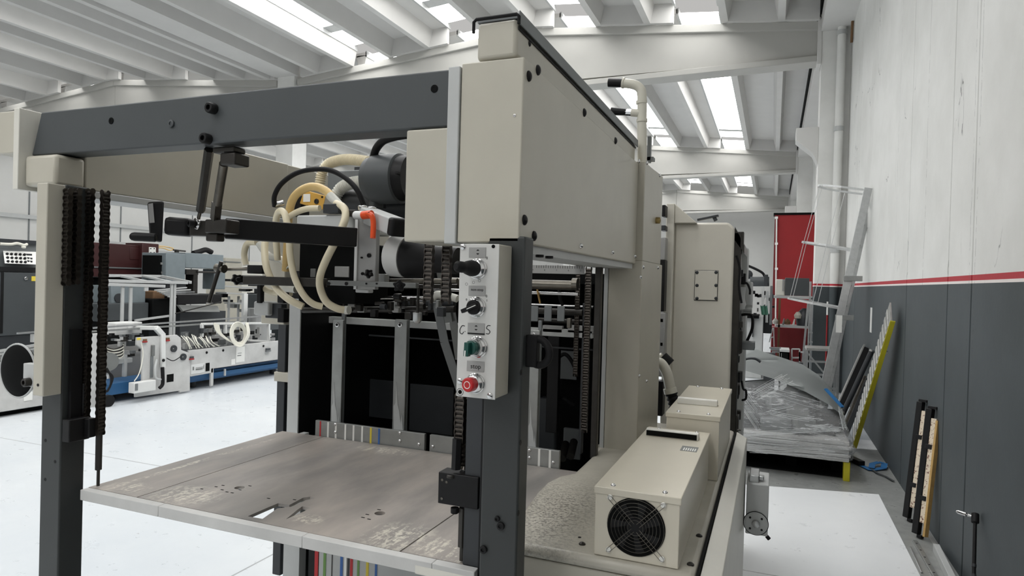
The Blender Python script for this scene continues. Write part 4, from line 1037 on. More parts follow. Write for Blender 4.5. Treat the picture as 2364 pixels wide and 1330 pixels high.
for x in (1609, 1653):
    for y in (629, 659, 689): bolt(P(x, y, Y=Yt - .008), F, .009, .005, 'steel_dark', pp, 'bolt', dome=True)
# open drive side: dark frame with levers, cables and housings
sd = tb2.x
B().box(sd - .02, sd + .035, Yt + .02, Yt + .10, .55, ttop - .05).build('drive_frame', 'dark_metal', tw, bevel=.004)
B().prism([(sd + .0, Yt + .02, ttop - .02), (sd + .05, Yt + .02, ttop - .12), (sd + .05, Yt + .02, ttop - .16), (sd, Yt + .02, ttop - .09)], (0, .5, 0)).build('drive_guard', 'dark_metal', tw)
B().box(sd - .01, sd + .05, Yt + .55, Yt + .75, .3, ttop - .1).build('rear_frame', 'light_grey', tw, bevel=.004)
random.seed(11)
for i in range(30):
    z = random.uniform(.75, 1.85); y = Yt + random.uniform(.02, .3); h = random.uniform(.03, .12); d_ = random.uniform(.03, .1)
    B().box(sd - .005, sd + random.uniform(.02, .055), y, y + d_, z, z + h).build('drive_part', random.choice(['black_paint', 'interior_black', 'dark_metal', 'black_plastic', 'steel_dark']), tw, bevel=.003)
def cabl(pts, r, m='black_rubber', n='cable', par=None): return B().tp(pts, r, n=8).build(n, m, par or tw)
cabl([(1712, 880, 3.75), (1716, 898, 3.72), (1722, 902, 3.72), (1722, 920, 3.72), (1714, 924, 3.75)], .006, n='grab_handle')
cabl([(1700, 590, 3.62), (1708, 620, 3.62), (1706, 660, 3.62), (1712, 700, 3.62)], .006)
B().tp([(1709, 662, 3.9), (1706, 690, 3.9), (1712, 715, 3.9)], .032, n=14).build('drive_housing', 'light_grey', tw)
B().yb(4.0, 1716, 650, 1736, 716, .2).build('drive_housing', 'light_grey', tw, bevel=.01)
cabl([(1714, 655, 3.85), (1724, 654, 3.85), (1731, 668, 3.85), (1731, 680, 3.85)], .006)
B().cyl(P(1717, 713, Y=3.9), P(1736, 714, Y=3.9), .024, n=14).build('drive_joint', 'dull_aluminium', tw)
B().yb(3.9, 1706, 730, 1716, 775, .1).build('drive_housing', 'plate_grey', tw, bevel=.006)
cabl([(1710, 727, 3.95), (1734, 728, 3.95), (1737, 755, 3.95), (1728, 780, 3.95), (1720, 795, 3.95)], .008)
B().yb(3.8, 1700, 790, 1742, 808, .12).build('drive_arm', 'machine_grey', tw, bevel=.004)
# lever on the top
B().bar(P(1610, 508, Y=3.75), P(1659, 498, Y=3.75), .03, .012).bar(P(1648, 500, Y=3.75), P(1653, 510, Y=3.75), .02, .012, (0, 1, 0)).build('top_lever', 'steel_dark', tw, bevel=.002)
# dark mechanism in the slit left of the tower
for (x0, y0, x1, y1, m) in ((1528, 473, 1536, 500, 'black_paint'), (1520, 548, 1536, 600, 'plate_grey'), (1516, 600, 1534, 720, 'black_paint'), (1516, 722, 1534, 870, 'plate_grey'), (1524, 520, 1536, 532, 'steel_dark'), (1522, 735, 1532, 745, 'black_paint'), (1523, 790, 1531, 800, 'black_paint'), (1500, 880, 1530, 960, 'black_paint')):
    B().yb(3.45, x0, y0, x1, y1, .08).build('mechanism_part', m, tw, bevel=.003)
# ivory drain pipes between column and tower
dp = thing('drain_pipe', 'ivory elbow pipes with dark rubber sleeve between feeder column and tower', 'pipe', (-.5, 3.1, 1.0))
B().tp([(1490, 850, 3.05), (1510, 842, 3.05), (1524, 838, 3.05), (1538, 858, 3.05), (1545, 884, 3.05), (1548, 902, 3.05)], .024, n=16).build('pipe', 'ivory_pipe', dp)
B().tp([(1490, 838, 3.15), (1512, 830, 3.15), (1530, 824, 3.15)], .02, n=16).build('pipe', 'ivory_pipe', dp)
B().cyl(P(1528, 825, Y=3.15), P(1546, 842, Y=3.15), .03, n=16).build('rubber_cap', 'black_rubber', dp)
B().cyl(P(1546, 896, Y=3.05), P(1549, 908, Y=3.05), .03, n=18).build('pipe_socket', 'ivory_pipe', dp)
B().tp([(1549, 906, 3.05), (1556, 930, 3.05), (1560, 960, 3.05), (1560, 990, 3.05)], .026, n=14, ribs=.02).build('rubber_sleeve', 'black_rubber', dp)

# ------------------------------------------------------------------ wrapped pallet in the aisle
wp = thing('wrapped_pallet', 'pallet of grey machine parts wrapped in clear stretch film in the aisle', 'pallet', (.22, 6.6, 0))
pf = 6.15
px0, px1 = -.34, .645
st_b = B()
for i in range(5): st_b.box(px0 + .01 * (i % 2), px1 - .012 * ((i + 1) % 2), pf + .01 * (i % 3), 7.4, .165 + i * .034, .165 + i * .034 + .03)
st_b.build('pallet_boards', 'dirty_white', wp, bevel=.003)
for x in (px0 + .05, .15, px1 - .12): B().box(x, x + .09, pf + .3, 7.35, 0, .163).build('skid_and_shade', 'interior_black', wp)
B().box(px0 + .03, px1 - .03, pf + .12, 7.35, .001, .014).box(px0 + .02, px1 - .02, pf + .55, pf + .58, .014, .163).build('skid_and_shade', 'interior_black', wp)  # black floor sheet and cross board stand in for shade under the pallet
B().box(px1 - .05, px1 + .0, pf + .02, pf + .09, 0, .16).build('pallet_foot', 'yellow_paint', wp, bevel=.004)
random.seed(5)
for i in range(11):
    x = px0 + .05 + (px1 - px0 - .3) * (i % 4) / 3 + random.uniform(-.05, .05); y = pf + .08 + .22 * (i // 4) + random.uniform(0, .06)
    wd, dp_, ht = random.uniform(.18, .3), random.uniform(.15, .3), random.uniform(.10, .22) + .09 * (i // 4) - (.08 if x > .3 else 0)
    b = B().box(-wd / 2, wd / 2, -dp_ / 2, dp_ / 2, 0, ht) if i % 3 else B().cyl((-wd / 2, 0, ht * .5), (wd / 2, 0, ht * .5), ht * .5, n=20)
    bmesh.ops.rotate(b.bm, verts=b.bm.verts[:], cent=(0, 0, 0), matrix=Matrix.Rotation(random.uniform(-.5, .5), 3, 'Z') @ Matrix.Rotation(random.uniform(-.12, .12), 3, 'Y'))
    bmesh.ops.translate(b.bm, verts=b.bm.verts[:], vec=(min(x + wd / 2, px1 - wd * .62), y + dp_ / 2, .34))
    b.build('machine_part', ('steel_dark', 'machine_grey', 'sticker_grey', 'dark_metal')[i % 4], wp, bevel=.015)
tp = [P(1720, 842, Y=6.9), P(1745, 806, Y=7.6), P(1800, 825, Y=7.6), P(1862, 845, Y=7.5), P(1893, 868, Y=7.3), P(1925, 905, Y=6.8), P(1950, 935, Y=6.5), P(1946, 944, Y=6.4), P(1880, 905, Y=6.3), P(1800, 872, Y=6.3), P(1720, 842, Y=6.5)]
cov = B()
def surf(rows):
    v = [[cov.bm.verts.new(p) for p in r] for r in rows]
    for a, b in zip(v, v[1:]):
        for i in range(len(a) - 1): cov.bm.faces.new((a[i], a[i + 1], b[i + 1], b[i]))
    bmesh.ops.solidify(cov.bm, geom=cov.bm.faces[:], thickness=.01)
surf([[P(1690, 850, Y=6.5), P(1718, 855, Y=6.45), P(1790, 876, Y=6.4), P(1860, 905, Y=6.4), P(1915, 935, Y=6.4), P(1948, 962, Y=6.4)],
      [P(1690, 838, Y=6.9), P(1718, 842, Y=6.85), P(1790, 858, Y=6.8), P(1850, 880, Y=6.75), P(1905, 905, Y=6.7), P(1942, 942, Y=6.6)],
      [P(1690, 826, Y=7.3), P(1722, 823, Y=7.3), P(1790, 840, Y=7.3), P(1850, 858, Y=7.2), P(1896, 882, Y=7.1), P(1932, 918, Y=6.9)],
      [P(1690, 822, Y=7.8), P(1744, 806, Y=7.8), P(1800, 824, Y=7.8), P(1852, 841, Y=7.7), P(1890, 866, Y=7.5), P(1922, 902, Y=7.2)]])
cov.build('grey_cover_sheet', 'tarp_grey', wp)
B().tp([(1708, 840, 6.8), (1722, 829, 6.8), (1742, 828, 6.8), (1756, 836, 6.8)], .012, n=8).build('bent_rod', 'steel_dark', wp)
fl = B(); NU, NV = 40, 26
random.seed(9)
def film_pt(u, v):
    # u runs round the front and the right side, v from the boards up
    tt_ = min(1, u / .72); top = .70 + .06 * math.sin(tt_ * 3.3) - .22 * max(0, (tt_ - .5) / .5) ** 1.3
    z = .17 + (top - .17) * v
    bul = .05 * math.sin(v * math.pi) + .018 * math.sin(u * 34 + v * 7) * (1 - v) + .014 * math.sin(v * 25 + u * 9)
    if u < .72:
        t_ = u / .72; x = px0 - .02 + (px1 + .03 - px0) * t_; y = pf - .02 - bul + .38 * v ** 2.2
        if t_ > .92: y += (t_ - .92) * .4
    else:
        t_ = (u - .72) / .28; x = px1 + .012 + bul * .6 - .10 * v ** 3; y = pf + .03 + 1.2 * t_ + .38 * v ** 2.2
    return (x, y, z)
vs = [[fl.bm.verts.new(film_pt(i / NU, j / NV)) for i in range(NU + 1)] for j in range(NV + 1)]
for j in range(NV):
    for i in range(NU): fl.bm.faces.new((vs[j][i], vs[j][i + 1], vs[j + 1][i + 1], vs[j + 1][i]))
fl.build('stretch_wrap', 'stretch_film', wp)
# gathered strands of film
fs = B()
for a, b, n_, sp_w in (((1740, 915), (1822, 870), 9, 26), ((1716, 905), (1750, 950), 6, 18), ((1712, 930), (1752, 990), 6, 14), ((1765, 950), (1880, 972), 3, 8), ((1770, 952), (1835, 938), 3, 8), ((1716, 1003), (1948, 990), 6, 10), ((1725, 1012), (1840, 1022), 5, 14), ((1938, 940), (1950, 992), 5, 9), ((1860, 985), (1948, 992), 4, 12), ((1720, 1035), (1950, 1048), 6, 18), ((1780, 905), (1900, 940), 3, 16)):
    dx, dy = b[0] - a[0], b[1] - a[1]; L__ = math.hypot(dx, dy); nx, ny = -dy / L__, dx / L__
    for q_ in range(n_):
        o_ = sp_w * ((q_ + random.uniform(-.3, .3)) / max(1, n_ - 1) - .5); f0, f1 = random.uniform(-.05, .15), random.uniform(.85, 1.05)
        p0, p1 = P(a[0] + dx * f0 + nx * o_, a[1] + dy * f0 + ny * o_, Y=6.07), P(a[0] + dx * f1 + nx * o_, a[1] + dy * f1 + ny * o_, Y=6.09)
        fs.tube([p0, (p0 + p1) / 2 + Vector((0, -.008, random.uniform(-.006, .006))), p1], random.uniform(.0009, .002), n=5, sub=4)
fs.build('film_strand', 'film_strand', wp, kind='stuff')
B().bar(P(1906, 898, Y=6.5), P(1945, 940, Y=6.35), .03, .012).build('blue_strap', 'strap_blue', wp)

# ------------------------------------------------------------------ caged ladder leaning on the wall
ld = thing('caged_ladder', 'aluminium caged ladder leaning on the right wall behind the wrapped pallet', 'ladder', (.62, 8.2, 0))
bt, tt = Vector((.50, 8.35, 0)), Vector((.985, 8.55, 2.80))
d_ = (tt - bt).normalized(); sidev = Vector((.18, .98, 0)).normalized()
for s_ in (0, .42):
    r_ = B().bar(bt + sidev * s_ , tt + sidev * s_, .026, .085, (1, 0, -.17)).build('ladder_rail', 'aluminium', ld, bevel=.003)
for i in range(11):
    c_ = bt + d_ * (.2 + i * .25); B().cyl(c_, c_ + sidev * .42, .014, n=10).build('rung', 'dull_aluminium', ld)
nrm = Vector((-1, 0, .17)).normalized()
def hoop(t, R):
    c_ = bt + d_ * t + sidev * .21; pts = []
    for k_ in range(19):
        a = math.pi * (k_ / 18) 
        pts.append(c_ + sidev * (-.21 * math.cos(a) * (1 + .45 * math.sin(a))) + nrm * (R * math.sin(a)) )
    b = B()
    for p, q in zip(pts, pts[1:]): b.bar(p, q, .006, .024, d_)
    b.build('cage_hoop', 'cage_alu', ld); return pts
h1_, h2_, h3_ = hoop(2.82, .56), hoop(2.12, .60), hoop(1.42, .62)
for k_ in (3, 7, 11, 15):
    b = B(); b.bar(h1_[k_], h2_[k_], .03, .005, nrm); b.bar(h2_[k_], h3_[k_], .03, .005, nrm); b.build('cage_strap', 'cage_alu', ld)
for z_, dx in ((1.78, .0), (1.32, -.02)):
    c_ = bt + d_ * z_; B().bar(c_ + Vector((-.05, -.03, 0)), c_ + Vector((.14, -.03, .0)), .04, .06).build('wall_bracket', 'dull_aluminium', ld, bevel=.003)
B().yb(8.2, 1930, 728, 1944, 768, .002).build('ladder_label', 'paper', ld)

# ------------------------------------------------------------------ things leaning on the right wall
rp = thing('loading_ramp', 'yellow edged diamond plate ramp leaning against the slate wall', 'ramp', (.85, 7.0, 0))
r0 = Vector((.80, 7.38, .04)); r1 = Vector((.955, 6.42, 1.36))
dd = (r1 - r0).normalized(); wv_ = Vector((0, 1, 0)); wv_ = (wv_ - dd * wv_.dot(dd)).normalized(); nn = dd.cross(wv_).normalized()
if nn.x > 0: nn = -nn
def ob(o, a, b, c):
    bb = B(); pts = []
    for k_ in c:
        for (i, j) in ((0, 0), (1, 0), (1, 1), (0, 1)): pts.append(o + dd * a[i] + wv_ * b[j] + nn * k_)
    return bb.hexa(pts)
L_ = (r1 - r0).length
ob(r0, (0, L_), (0, .26), (0, .012)).build('ramp_deck', 'diamond_plate', rp)
nR = 18
for i in range(nR):
    a = .03 + (L_ - .06) * i / nR
    ob(r0, (a, a + (L_ - .06) / nR * .55), (.008, .25), (.012, .02)).build('tread_plate', 'diamond_plate', rp, bevel=.002)
ob(r0, (0, L_), (-.012, .0), (-.024, .016)).build('ramp_side', 'yellow_paint', rp, bevel=.002)
ob(r0, (L_ * .78, L_ * .8), (-.03, -.012), (-.035, -.02)).build('ramp_hook', 'chrome', rp)

def lean(t, top, bot, w_, h_, mat, name, up=(-1, 0, .25), bev=.002):
    B().bar(bot, top, w_, h_, up).build(name, mat, t, bevel=bev)
a, b = Vector((.985, 8.55, .96)), P(1900, 1008, Z=.015)
t = thing('leaning_rail', 'diamond plate strip with dark edge, leaning left of the yellow ramp', 'rail', (b.x, b.y, 0))
lean(t, a, b, .14, .02, 'diamond_plate', 'rail_bar'); o_ = Vector((.03, -.09, 0)); lean(t, a + o_, b + o_, .02, .06, 'black_paint', 'rail_edge')
a, b = Vector((.985, 7.85, .97)), P(1921, 1010, Z=.02)
t = thing('leaning_tube', 'dark steel tube leaning between the plate strip and the yellow ramp', 'tube', (b.x, b.y, 0))
B().cyl(b, a, .026, n=16).build('tube', 'steel_dark', t); B().cyl(a, a + (a - b).normalized() * .02, .027, n=16).build('tube_end', 'chrome', t)
a, b = Vector((.95, 8.05, .67)), P(1935, 1020, Z=.02)
t = thing('leaning_rail', 'grey steel channel leaning low beside the yellow ramp', 'rail', (b.x, b.y, 0))
lean(t, a, b, .10, .03, 'oily_steel', 'rail_bar'); o_ = Vector((.03, -.08, 0)); lean(t, a + o_, b + o_, .02, .05, 'steel_dark', 'rail_edge')

def brush_bar(label, b0, b1, edge):
    t = thing('brush_bar', label, 'bar', (b0.x, b0.y, 0))
    d = (b1 - b0).normalized(); side = Vector((.62, -.78, 0)); side = (side - d * side.dot(d)).normalized(); up = d.cross(side).normalized()
    def sl(w0, w1, l0, l1, t0, t1):
        pts = []
        for k_ in (t0, t1):
            for (l, q) in ((l0, w0), (l1, w0), (l1, w1), (l0, w1)): pts.append(b0 + d * l + side * q + up * k_)
        return B().hexa(pts)
    L = (b1 - b0).length
    sl(0, .045, 0, L, -.018, .018).build('bar_back', 'black_paint', t, bevel=.004)
    sl(.046, .085, .08, L - .06, -.014, .014).build('bar_strip', 'speckled_cream', t, bevel=.003)
    if edge: sl(.085, .10, .0, L - .07, -.02, .012).build('bar_board', 'wood_edge', t)
    for l in (L * .27, L * .68): sl(.03, .075, l, l + .03, -.021, .021).build('bar_clip', 'black_paint', t, bevel=.003)
    sl(.01, .075, L, L + .018, -.012, .012).build('bar_hook', 'black_paint', t, bevel=.002); sl(.035, .07, -.02, .0, -.012, .012).build('bar_hook', 'black_paint', t, bevel=.002)
    return t
brush_bar('left one of two black bars with a speckled cream strip leaning on the slate wall', Vector((.905, 5.33, .022)), Vector((.985, 5.42, .83)), False)
brush_bar('right one of two black bars, with speckled strip and raw wood edge', Vector((.905, 5.00, .022)), Vector((.985, 5.12, .83)), True)

t = thing('crank_rod', 'thin black crank rod with chrome grip leaning on the slate wall at right', 'crank', (.9, 3.9, 0))
c0, c1 = Vector((.93, 3.72, .0)), Vector((1.005, 4.04, .45))
dd2 = (c1 - c0).normalized()
B().cyl(c0, c1, .009, n=12).build('rod', 'black_paint', t)
for i in range(5): B().cyl(c0 + dd2 * (.1 + i * .05), c0 + dd2 * (.115 + i * .05), .011, n=10).build('rod_ring', 'steel_dark', t)
B().cyl(c1 - dd2 * .03, c1 + dd2 * .02, .018, n=12).build('crank_head', 'black_paint', t, bevel=.003)
B().lathe(c1, (-.5, .25, .05), [(.01, .008), (.03, .010), (.035, .006), (.04, .012), (.075, .010), (.085, .004)], 14).build('grip', 'chrome', t)

# floor bits at the foot of the wall
def floor_bar(label, a, b, w_, h, mat, holes=0, name='floor_bar', cat='bar'):
    t = thing(name, label, cat, ((a[0] + b[0]) / 2, (a[1] + b[1]) / 2, 0))
    B().bar((a[0], a[1], h / 2 + .0005), (b[0], b[1], h / 2 + .0005), w_, h).build('bar_body', mat, t, bevel=.002)
    for i in range(holes):
        f_ = (i + .5) / holes; x, y = a[0] + (b[0] - a[0]) * f_, a[1] + (b[1] - a[1]) * f_
        B().cyl((x, y, h), (x, y, h + .001), .006, n=10).build('bolt_hole', 'interior_black', t)
    return t
q0, q1 = P(2112, 1248, Z=.01), P(2152, 1330, Z=.01)
floor_bar('perforated flat steel bar lying on the grey floor strip by the wall', (q0.x, q0.y), (q1.x + .02, q1.y - .12), .028, .012, 'dull_aluminium', 6)
q0, q1 = P(2102, 1262, Z=.01), P(2128, 1320, Z=.01)
floor_bar('thin bent steel rod on the floor left of the perforated bar', (q0.x, q0.y), (q1.x, q1.y), .01, .01, 'aluminium')
q0, q1 = P(2165, 1225, Z=.03), P(2172, 1318, Z=.03)
floor_bar('light grey channel lying on the floor near the red rag', (.985, 4.75), (.955, 4.12), .035, .05, 'light_grey')
floor_bar('long flat strip lying along the foot of the slate wall', (1.005, 5.3), (1.0, 3.9), .02, .008, 'plate_grey')
t = thing('red_rag', 'crumpled red rag on the floor at the foot of the wall', 'rag', (.985, 3.98, 0))
rg = B(); random.seed(2)
for j in range(7):
    for i in range(7): pass
g_ = [[rg.bm.verts.new((.945 + .012 * i + random.uniform(-.004, .004), 3.90 + .025 * j, .004 + random.uniform(0, .05))) for i in range(7)] for j in range(7)]
for j in range(6):
    for i in range(6): rg.bm.faces.new((g_[j][i], g_[j][i + 1], g_[j + 1][i + 1], g_[j + 1][i]))
rg.build('cloth', 'rag_red', t)
t = thing('ratchet_strap', 'blue ratchet strap lying on the floor between pallet and wall', 'strap', (.85, 6.45, 0))
def ribbon(pts, wd, mat, name='strap_band'):
    b = B()
    pts = [Vector(p) for p in pts]
    for p, q in zip(pts, pts[1:]): b.bar(p, q + (q - p) * .05, wd, .004)
    return b.build(name, mat, t)
ribbon([P(1962, 1060, Z=.01), P(1990, 1075, Z=.01), P(2010, 1085, Z=.01), P(2025, 1083, Z=.012), P(2040, 1080, Z=.02), P(2042, 1070, Z=.03), P(2030, 1067, Z=.035), P(2014, 1071, Z=.03), P(2012, 1080, Z=.02)], .05, 'strap_blue')
ribbon([P(2005, 1078, Z=.012), P(2025, 1092, Z=.012), P(2045, 1100, Z=.012), P(2062, 1110, Z=.012)], .02, 'steel_grey', 'strap_tail')
B().bar(P(1960, 1056, Z=.03), P(1990, 1070, Z=.03), .06, .04).build('strap_buckle', 'black_paint', t, bevel=.004)

# white chalk mark on the slate wall and red broom stick at the pillar
t = thing('wall_tape', 'short vertical strip of white tape on the slate wall', 'tape', (WX - .001, 8.3, 1.2))
B().xb(WX - .0003, 2009, 710, 2013, 768, .002).build('tape_strip', 'tape_white', t, smooth=False)
t = thing('broom_stick', 'thin red broom stick standing against the slate pillar', 'broom', (.78, 11.35, 0))
B().cyl((.80, 11.34, .0), (.80, 11.40, 1.42), .012, n=10).build('stick', 'wall_red', t); B().cyl((.80, 11.392, 1.22), (.80, 11.401, 1.43), .014, n=10).build('stick_grip', 'print_white', t)

# ------------------------------------------------------------------ far end of the aisle
rw = thing('red_partition', 'tall red partition panel beyond the pillar at the far end', 'partition', (.45, 17.2, 0))
B().yb(17, 1789, 492, 1884, 815, .35).build('partition_panel', 'wall_red', rw, bevel=.01)
B().yb(16.98, 1786, 491, 1884, 496, .38).build('partition_cap', 'interior_black', rw)
B().yb(16.98, 1784, 495, 1790, 815, .3).build('partition_edge', 'dark_red', rw)
b = B().cyl(P(1793, 500, Y=16.9), P(1790, 815, Y=16.9), .018, n=8); b.build('conduit', 'tape_white', rw)
for y in (500, 560, 618): B().yb(16.88, 1789, y, 1796, y + 5, .06).build('conduit_clip', 'print_white', rw)
rk_ = thing('metal_rack', 'white steel rack with a cluttered middle shelf before the red partition', 'rack', (.35, 13.6, 0))
Yr = 13.4
B().yb(Yr, 1748, 683, 1878, 689, .6).build('rack_shelf', 'light_grey', rk_)
B().yb(Yr, 1790, 752, 1868, 757, .5).build('rack_shelf', 'light_grey', rk_)
for x in (1795, 1870): B().yb(Yr, x, 688, x + 5, 863, .06).build('rack_post', 'brown_card' if x == 1795 else 'light_grey', rk_)
t = thing('red_desk', 'dark red counter front below the cluttered shelf', 'counter', (.3, 14.6, 0))
B().yb(14.3, 1780, 757, 1866, 851, .5).build('counter_front', 'dark_red', t, bevel=.01)
t = thing('grey_panel', 'flat dark grey panel standing on the rack top', 'panel', (.4, 13.6, 1.6))  # plain flat grey panel, carries no notices
B().yb(13.55, 1812, 642, 1868, 683, .04).build('panel_body', 'steel_grey', t, bevel=.006)
t = thing('beige_carton', 'pale carton standing on the rack top left of the grey panel', 'box', (.1, 13.6, 1.6))
B().yb(13.6, 1791, 645, 1812, 682, .3).build('carton_body', 'beige_light', t, bevel=.01); B().yb(13.58, 1806, 645, 1811, 672, .02).build('carton_flap', 'plate_grey', t)
random.seed(21)
for i, (nm, lb, px, y, m) in enumerate((('crumpled_bag', 'crumpled pale bag at the left of the rack shelf', 1790, 745, 'beige_light'), ('sharp_tool', 'upright pale tool among the clutter on the rack shelf', 1808, 738, 'plate_grey'), ('folded_card', 'small folded card on the rack shelf', 1818, 742, 'brown_card'), ('bottle', 'small white bottle on the rack shelf clutter', 1832, 744, 'print_white'))):
    c_ = P(px, y, Y=13.5); c_.z = P(1830, 752, Y=13.4).z + .062; t = thing(nm, lb, 'clutter', (c_.x, 13.6, c_.z))
    b = B().lathe(c_ + Vector((0, .05, -.05)), (0, 0, 1), [(0, .05), (.05, .06), (.09, .03), (.11, .012)], 9) if i % 2 == 0 else B().cyl(c_ + Vector((0, .05, -.06)), c_ + Vector((.02, .05, .06)), .022, .012, n=8)
    b.build('body', m, t)
t = thing('dark_jacket', 'dark bundle of cloth with a beige corner at the right of the rack shelf', 'cloth', (.8, 13.6, 1.0))
B().lathe(P(1856, 752, Y=13.6), (0, 0, 1), [(0, .13), (.12, .15), (.25, .12), (.33, .04)], 10).build('bundle', 'steel_dark', t); B().lathe(P(1842, 735, Y=13.5), (0, 0, 1), [(0, .06), (.06, .07), (.12, .03)], 9).build('bundle_corner', 'beige', t)
# step ladder and platform
sl_ = thing('step_ladder', 'narrow aluminium step ladder standing before the slate pillar', 'ladder', (.5, 11.2, 0))
for a, b in (((1866, 698), (1855, 812)), ((1871, 650), (1866, 812)), ((1875, 700), (1869, 812))): a_, b_ = P(*a, Y=11.3), P(*b, Y=11.3); b_ = a_ + (b_ - a_) * (a_.z / (a_.z - b_.z)); B().bar(a_, b_, .02, .03).build('ladder_leg', 'aluminium', sl_)
for y in (720, 745, 768, 790): B().bar(P(1866, y, Y=11.3), P(1876, y, Y=11.3), .05, .02).build('ladder_step', 'aluminium', sl_)
pf_ = thing('work_platform', 'low aluminium work platform with braces behind the wrapped pallet', 'platform', (.5, 9.6, 0))
Yp = 9.3
B().bar(P(1860, 803, Y=Yp), P(1935, 806, Y=Yp), .45, .03).build('platform_deck', 'diamond_plate', pf_)
for x in (1860, 1933):
    a = P(x, 805, Y=Yp); B().box(a.x - .015, a.x + .015, Yp - .2, Yp - .17, 0, a.z).build('platform_leg', 'aluminium', pf_); B().box(a.x - .015, a.x + .015, Yp + .2, Yp + .23, 0, a.z).build('platform_leg', 'aluminium', pf_)
for y in (834, 864, 895): B().bar(P(1862, y, Y=Yp - .2), P(1934, y + 3, Y=Yp - .2), .02, .025).build('platform_rung', 'aluminium', pf_)
B().bar(P(1862, 812, Y=Yp - .21), P(1906, 866, Y=Yp - .21), .015, .02).build('platform_brace', 'aluminium', pf_)
t = thing('white_crate', 'white open crate with dark inside behind the wrapped pallet', 'crate', (.3, 10.0, 0))
a = P(1800, 812, Y=9.9); b = P(1822, 840, Y=9.9)
B().box(a.x, b.x, 9.9, 9.92, 0, a.z).box(a.x, a.x + .02, 9.9, 10.3, 0, a.z).box(b.x - .02, b.x, 9.9, 10.3, 0, a.z).box(a.x, b.x, 9.9, 10.3, a.z - .02, a.z + .03).build('crate_shell', 'light_grey', t)
B().yb(9.895, 1804, 815, 1819, 832, .004).build('crate_opening', 'interior_black', t)
t = thing('metal_frames', 'low grey metal frames stacked beside the white crate', 'frame', (.5, 10.2, 0))  # just stacked metal frames over a dark base block
for (x0, y0, x1, y1) in ((1828, 806, 1846, 826), (1846, 813, 1858, 840)):
    for q in (((x0, y0), (x1, y0)), ((x0, y1), (x1, y1)), ((x0, y0), (x0, y1 + 8)), ((x1, y0), (x1, y1 + 8))): B().bar(P(*q[0], Y=10.2), P(*q[1], Y=10.2), .02, .02, (0, 1, 0)).build('frame_bar', 'light_grey', t)
a = P(1840, 840, Y=10.2); B().box(a.x - .1, a.x + .12, 10.15, 10.3, 0, a.z + .02).build('frame_base', 'steel_dark', t)
t = thing('steel_bars', 'bundle of grey steel bars lying on a rest behind the pallet', 'bars', (.1, 10.0, 0))
for i, y in enumerate((803, 807, 812)): B().bar(P(1776 + i * 3, y, Y=10.1), P(1803, y + 1, Y=10.1), .04, .02).build('steel_bar', 'machine_grey', t)
a = P(1790, 815, Y=10.1); B().box(a.x - .15, a.x - .0, 10.05, 10.2, 0, a.z - .005).build('bar_rest', 'steel_dark', t)
# second machine further down the aisle
m2 = thing('far_machine', 'grey machine with a horizontal cylinder motor further down the aisle', 'machine', (-.2, 12.6, 0))
B().yb(12.5, 1716, 730, 1760, 873, .8).build('lower_body', 'light_grey', m2, bevel=.01)
B().yb(12.4, 1718, 728, 1752, 735, .8).build('machine_gap', 'interior_black', m2)
B().yb(12.4, 1737, 735, 1739, 778, .1).build('machine_gap', 'steel_dark', m2)
B().yb(12.5, 1716, 640, 1735, 728, .6).build('upper_body', 'light_grey', m2, bevel=.01)
B().cyl(P(1732, 650, Y=12.2), P(1776, 650, Y=12.2), .085, n=20).build('motor', 'steel_grey', m2); B().yb(12.1, 1764, 634, 1773, 660, .15).build('terminal_box', 'steel_dark', m2, bevel=.006)
B().tp([(1722, 612, 12.2), (1742, 620, 12.2), (1760, 630, 12.2), (1766, 640, 12.2)], .022, n=8).build('cable', 'black_rubber', m2)
B().lathe(P(1727, 634, Y=12.3), (0, -1, 0), [(0, .08), (.06, .08), (.08, .03)], 16).build('fan_wheel', 'steel_dark', m2)
for x, y0, y1, m in ((1757, 660, 776, 'white_paint'), (1768, 672, 745, 'light_grey'), (1777, 660, 750, 'machine_grey')): B().yb(12.7, x, y0, x + 6, y1, .1).build('frame_post', m, m2)
random.seed(31)
for i in range(18):
    x, y = random.uniform(1738, 1784), random.uniform(662, 745)
    B().yb(12.9, x, y, x + random.uniform(3, 8), y + random.uniform(3, 10), .1).build('machine_detail', random.choice(['black_paint', 'steel_dark', 'machine_grey', 'plate_grey']), m2)
B().yb(13.0, 1760, 725, 1782, 770, .3).build('dark_base', 'steel_dark', m2, bevel=.02)
t = thing('green_cloth', 'green cloth hanging on the far machine', 'cloth', P(1764, 715, Y=12.3))
gc_ = B(); g_ = [[gc_.bm.verts.new(P(1755 + 4 * i + j, 705 + 7 * j + (i % 2) * 2, Y=12.3 + .02 * (i % 2))) for i in range(5)] for j in range(4)]
for j in range(3):
    for i in range(4): gc_.bm.faces.new((g_[j][i], g_[j][i + 1], g_[j + 1][i + 1], g_[j + 1][i]))
bmesh.ops.solidify(gc_.bm, geom=gc_.bm.faces[:], thickness=.006)
gc_.build('cloth', 'green_cloth', t)
t = thing('stool', 'small stool frame beside the red counter', 'stool', (-.05, 14.2, 0))
for a, b in (((1784, 757), (1776, 790)), ((1786, 757), (1787, 800)), ((1778, 780), (1786, 778))): B().bar(P(*a, Y=14.0), P(*b, Y=14.0), .02, .02, (0, 1, 0)).build('stool_leg', 'light_grey', t)

# ------------------------------------------------------------------ left background: folder gluer and older machines
GX = -7.25
gl = thing('folder_gluer', 'long white folder gluer machine with blue beam and loose cables', 'machine', (-7.7, 6.6, 0))
def GB(x0, y0, x1, y1, name, mat, X=GX, d=.03, bevel=.003, par=None): return B().xb(X, x0, y0, x1, y1, d).build(name, mat, par or gl, bevel=bevel)
def gp(x, y, dx=0): return P(x, y, X=GX + dx)
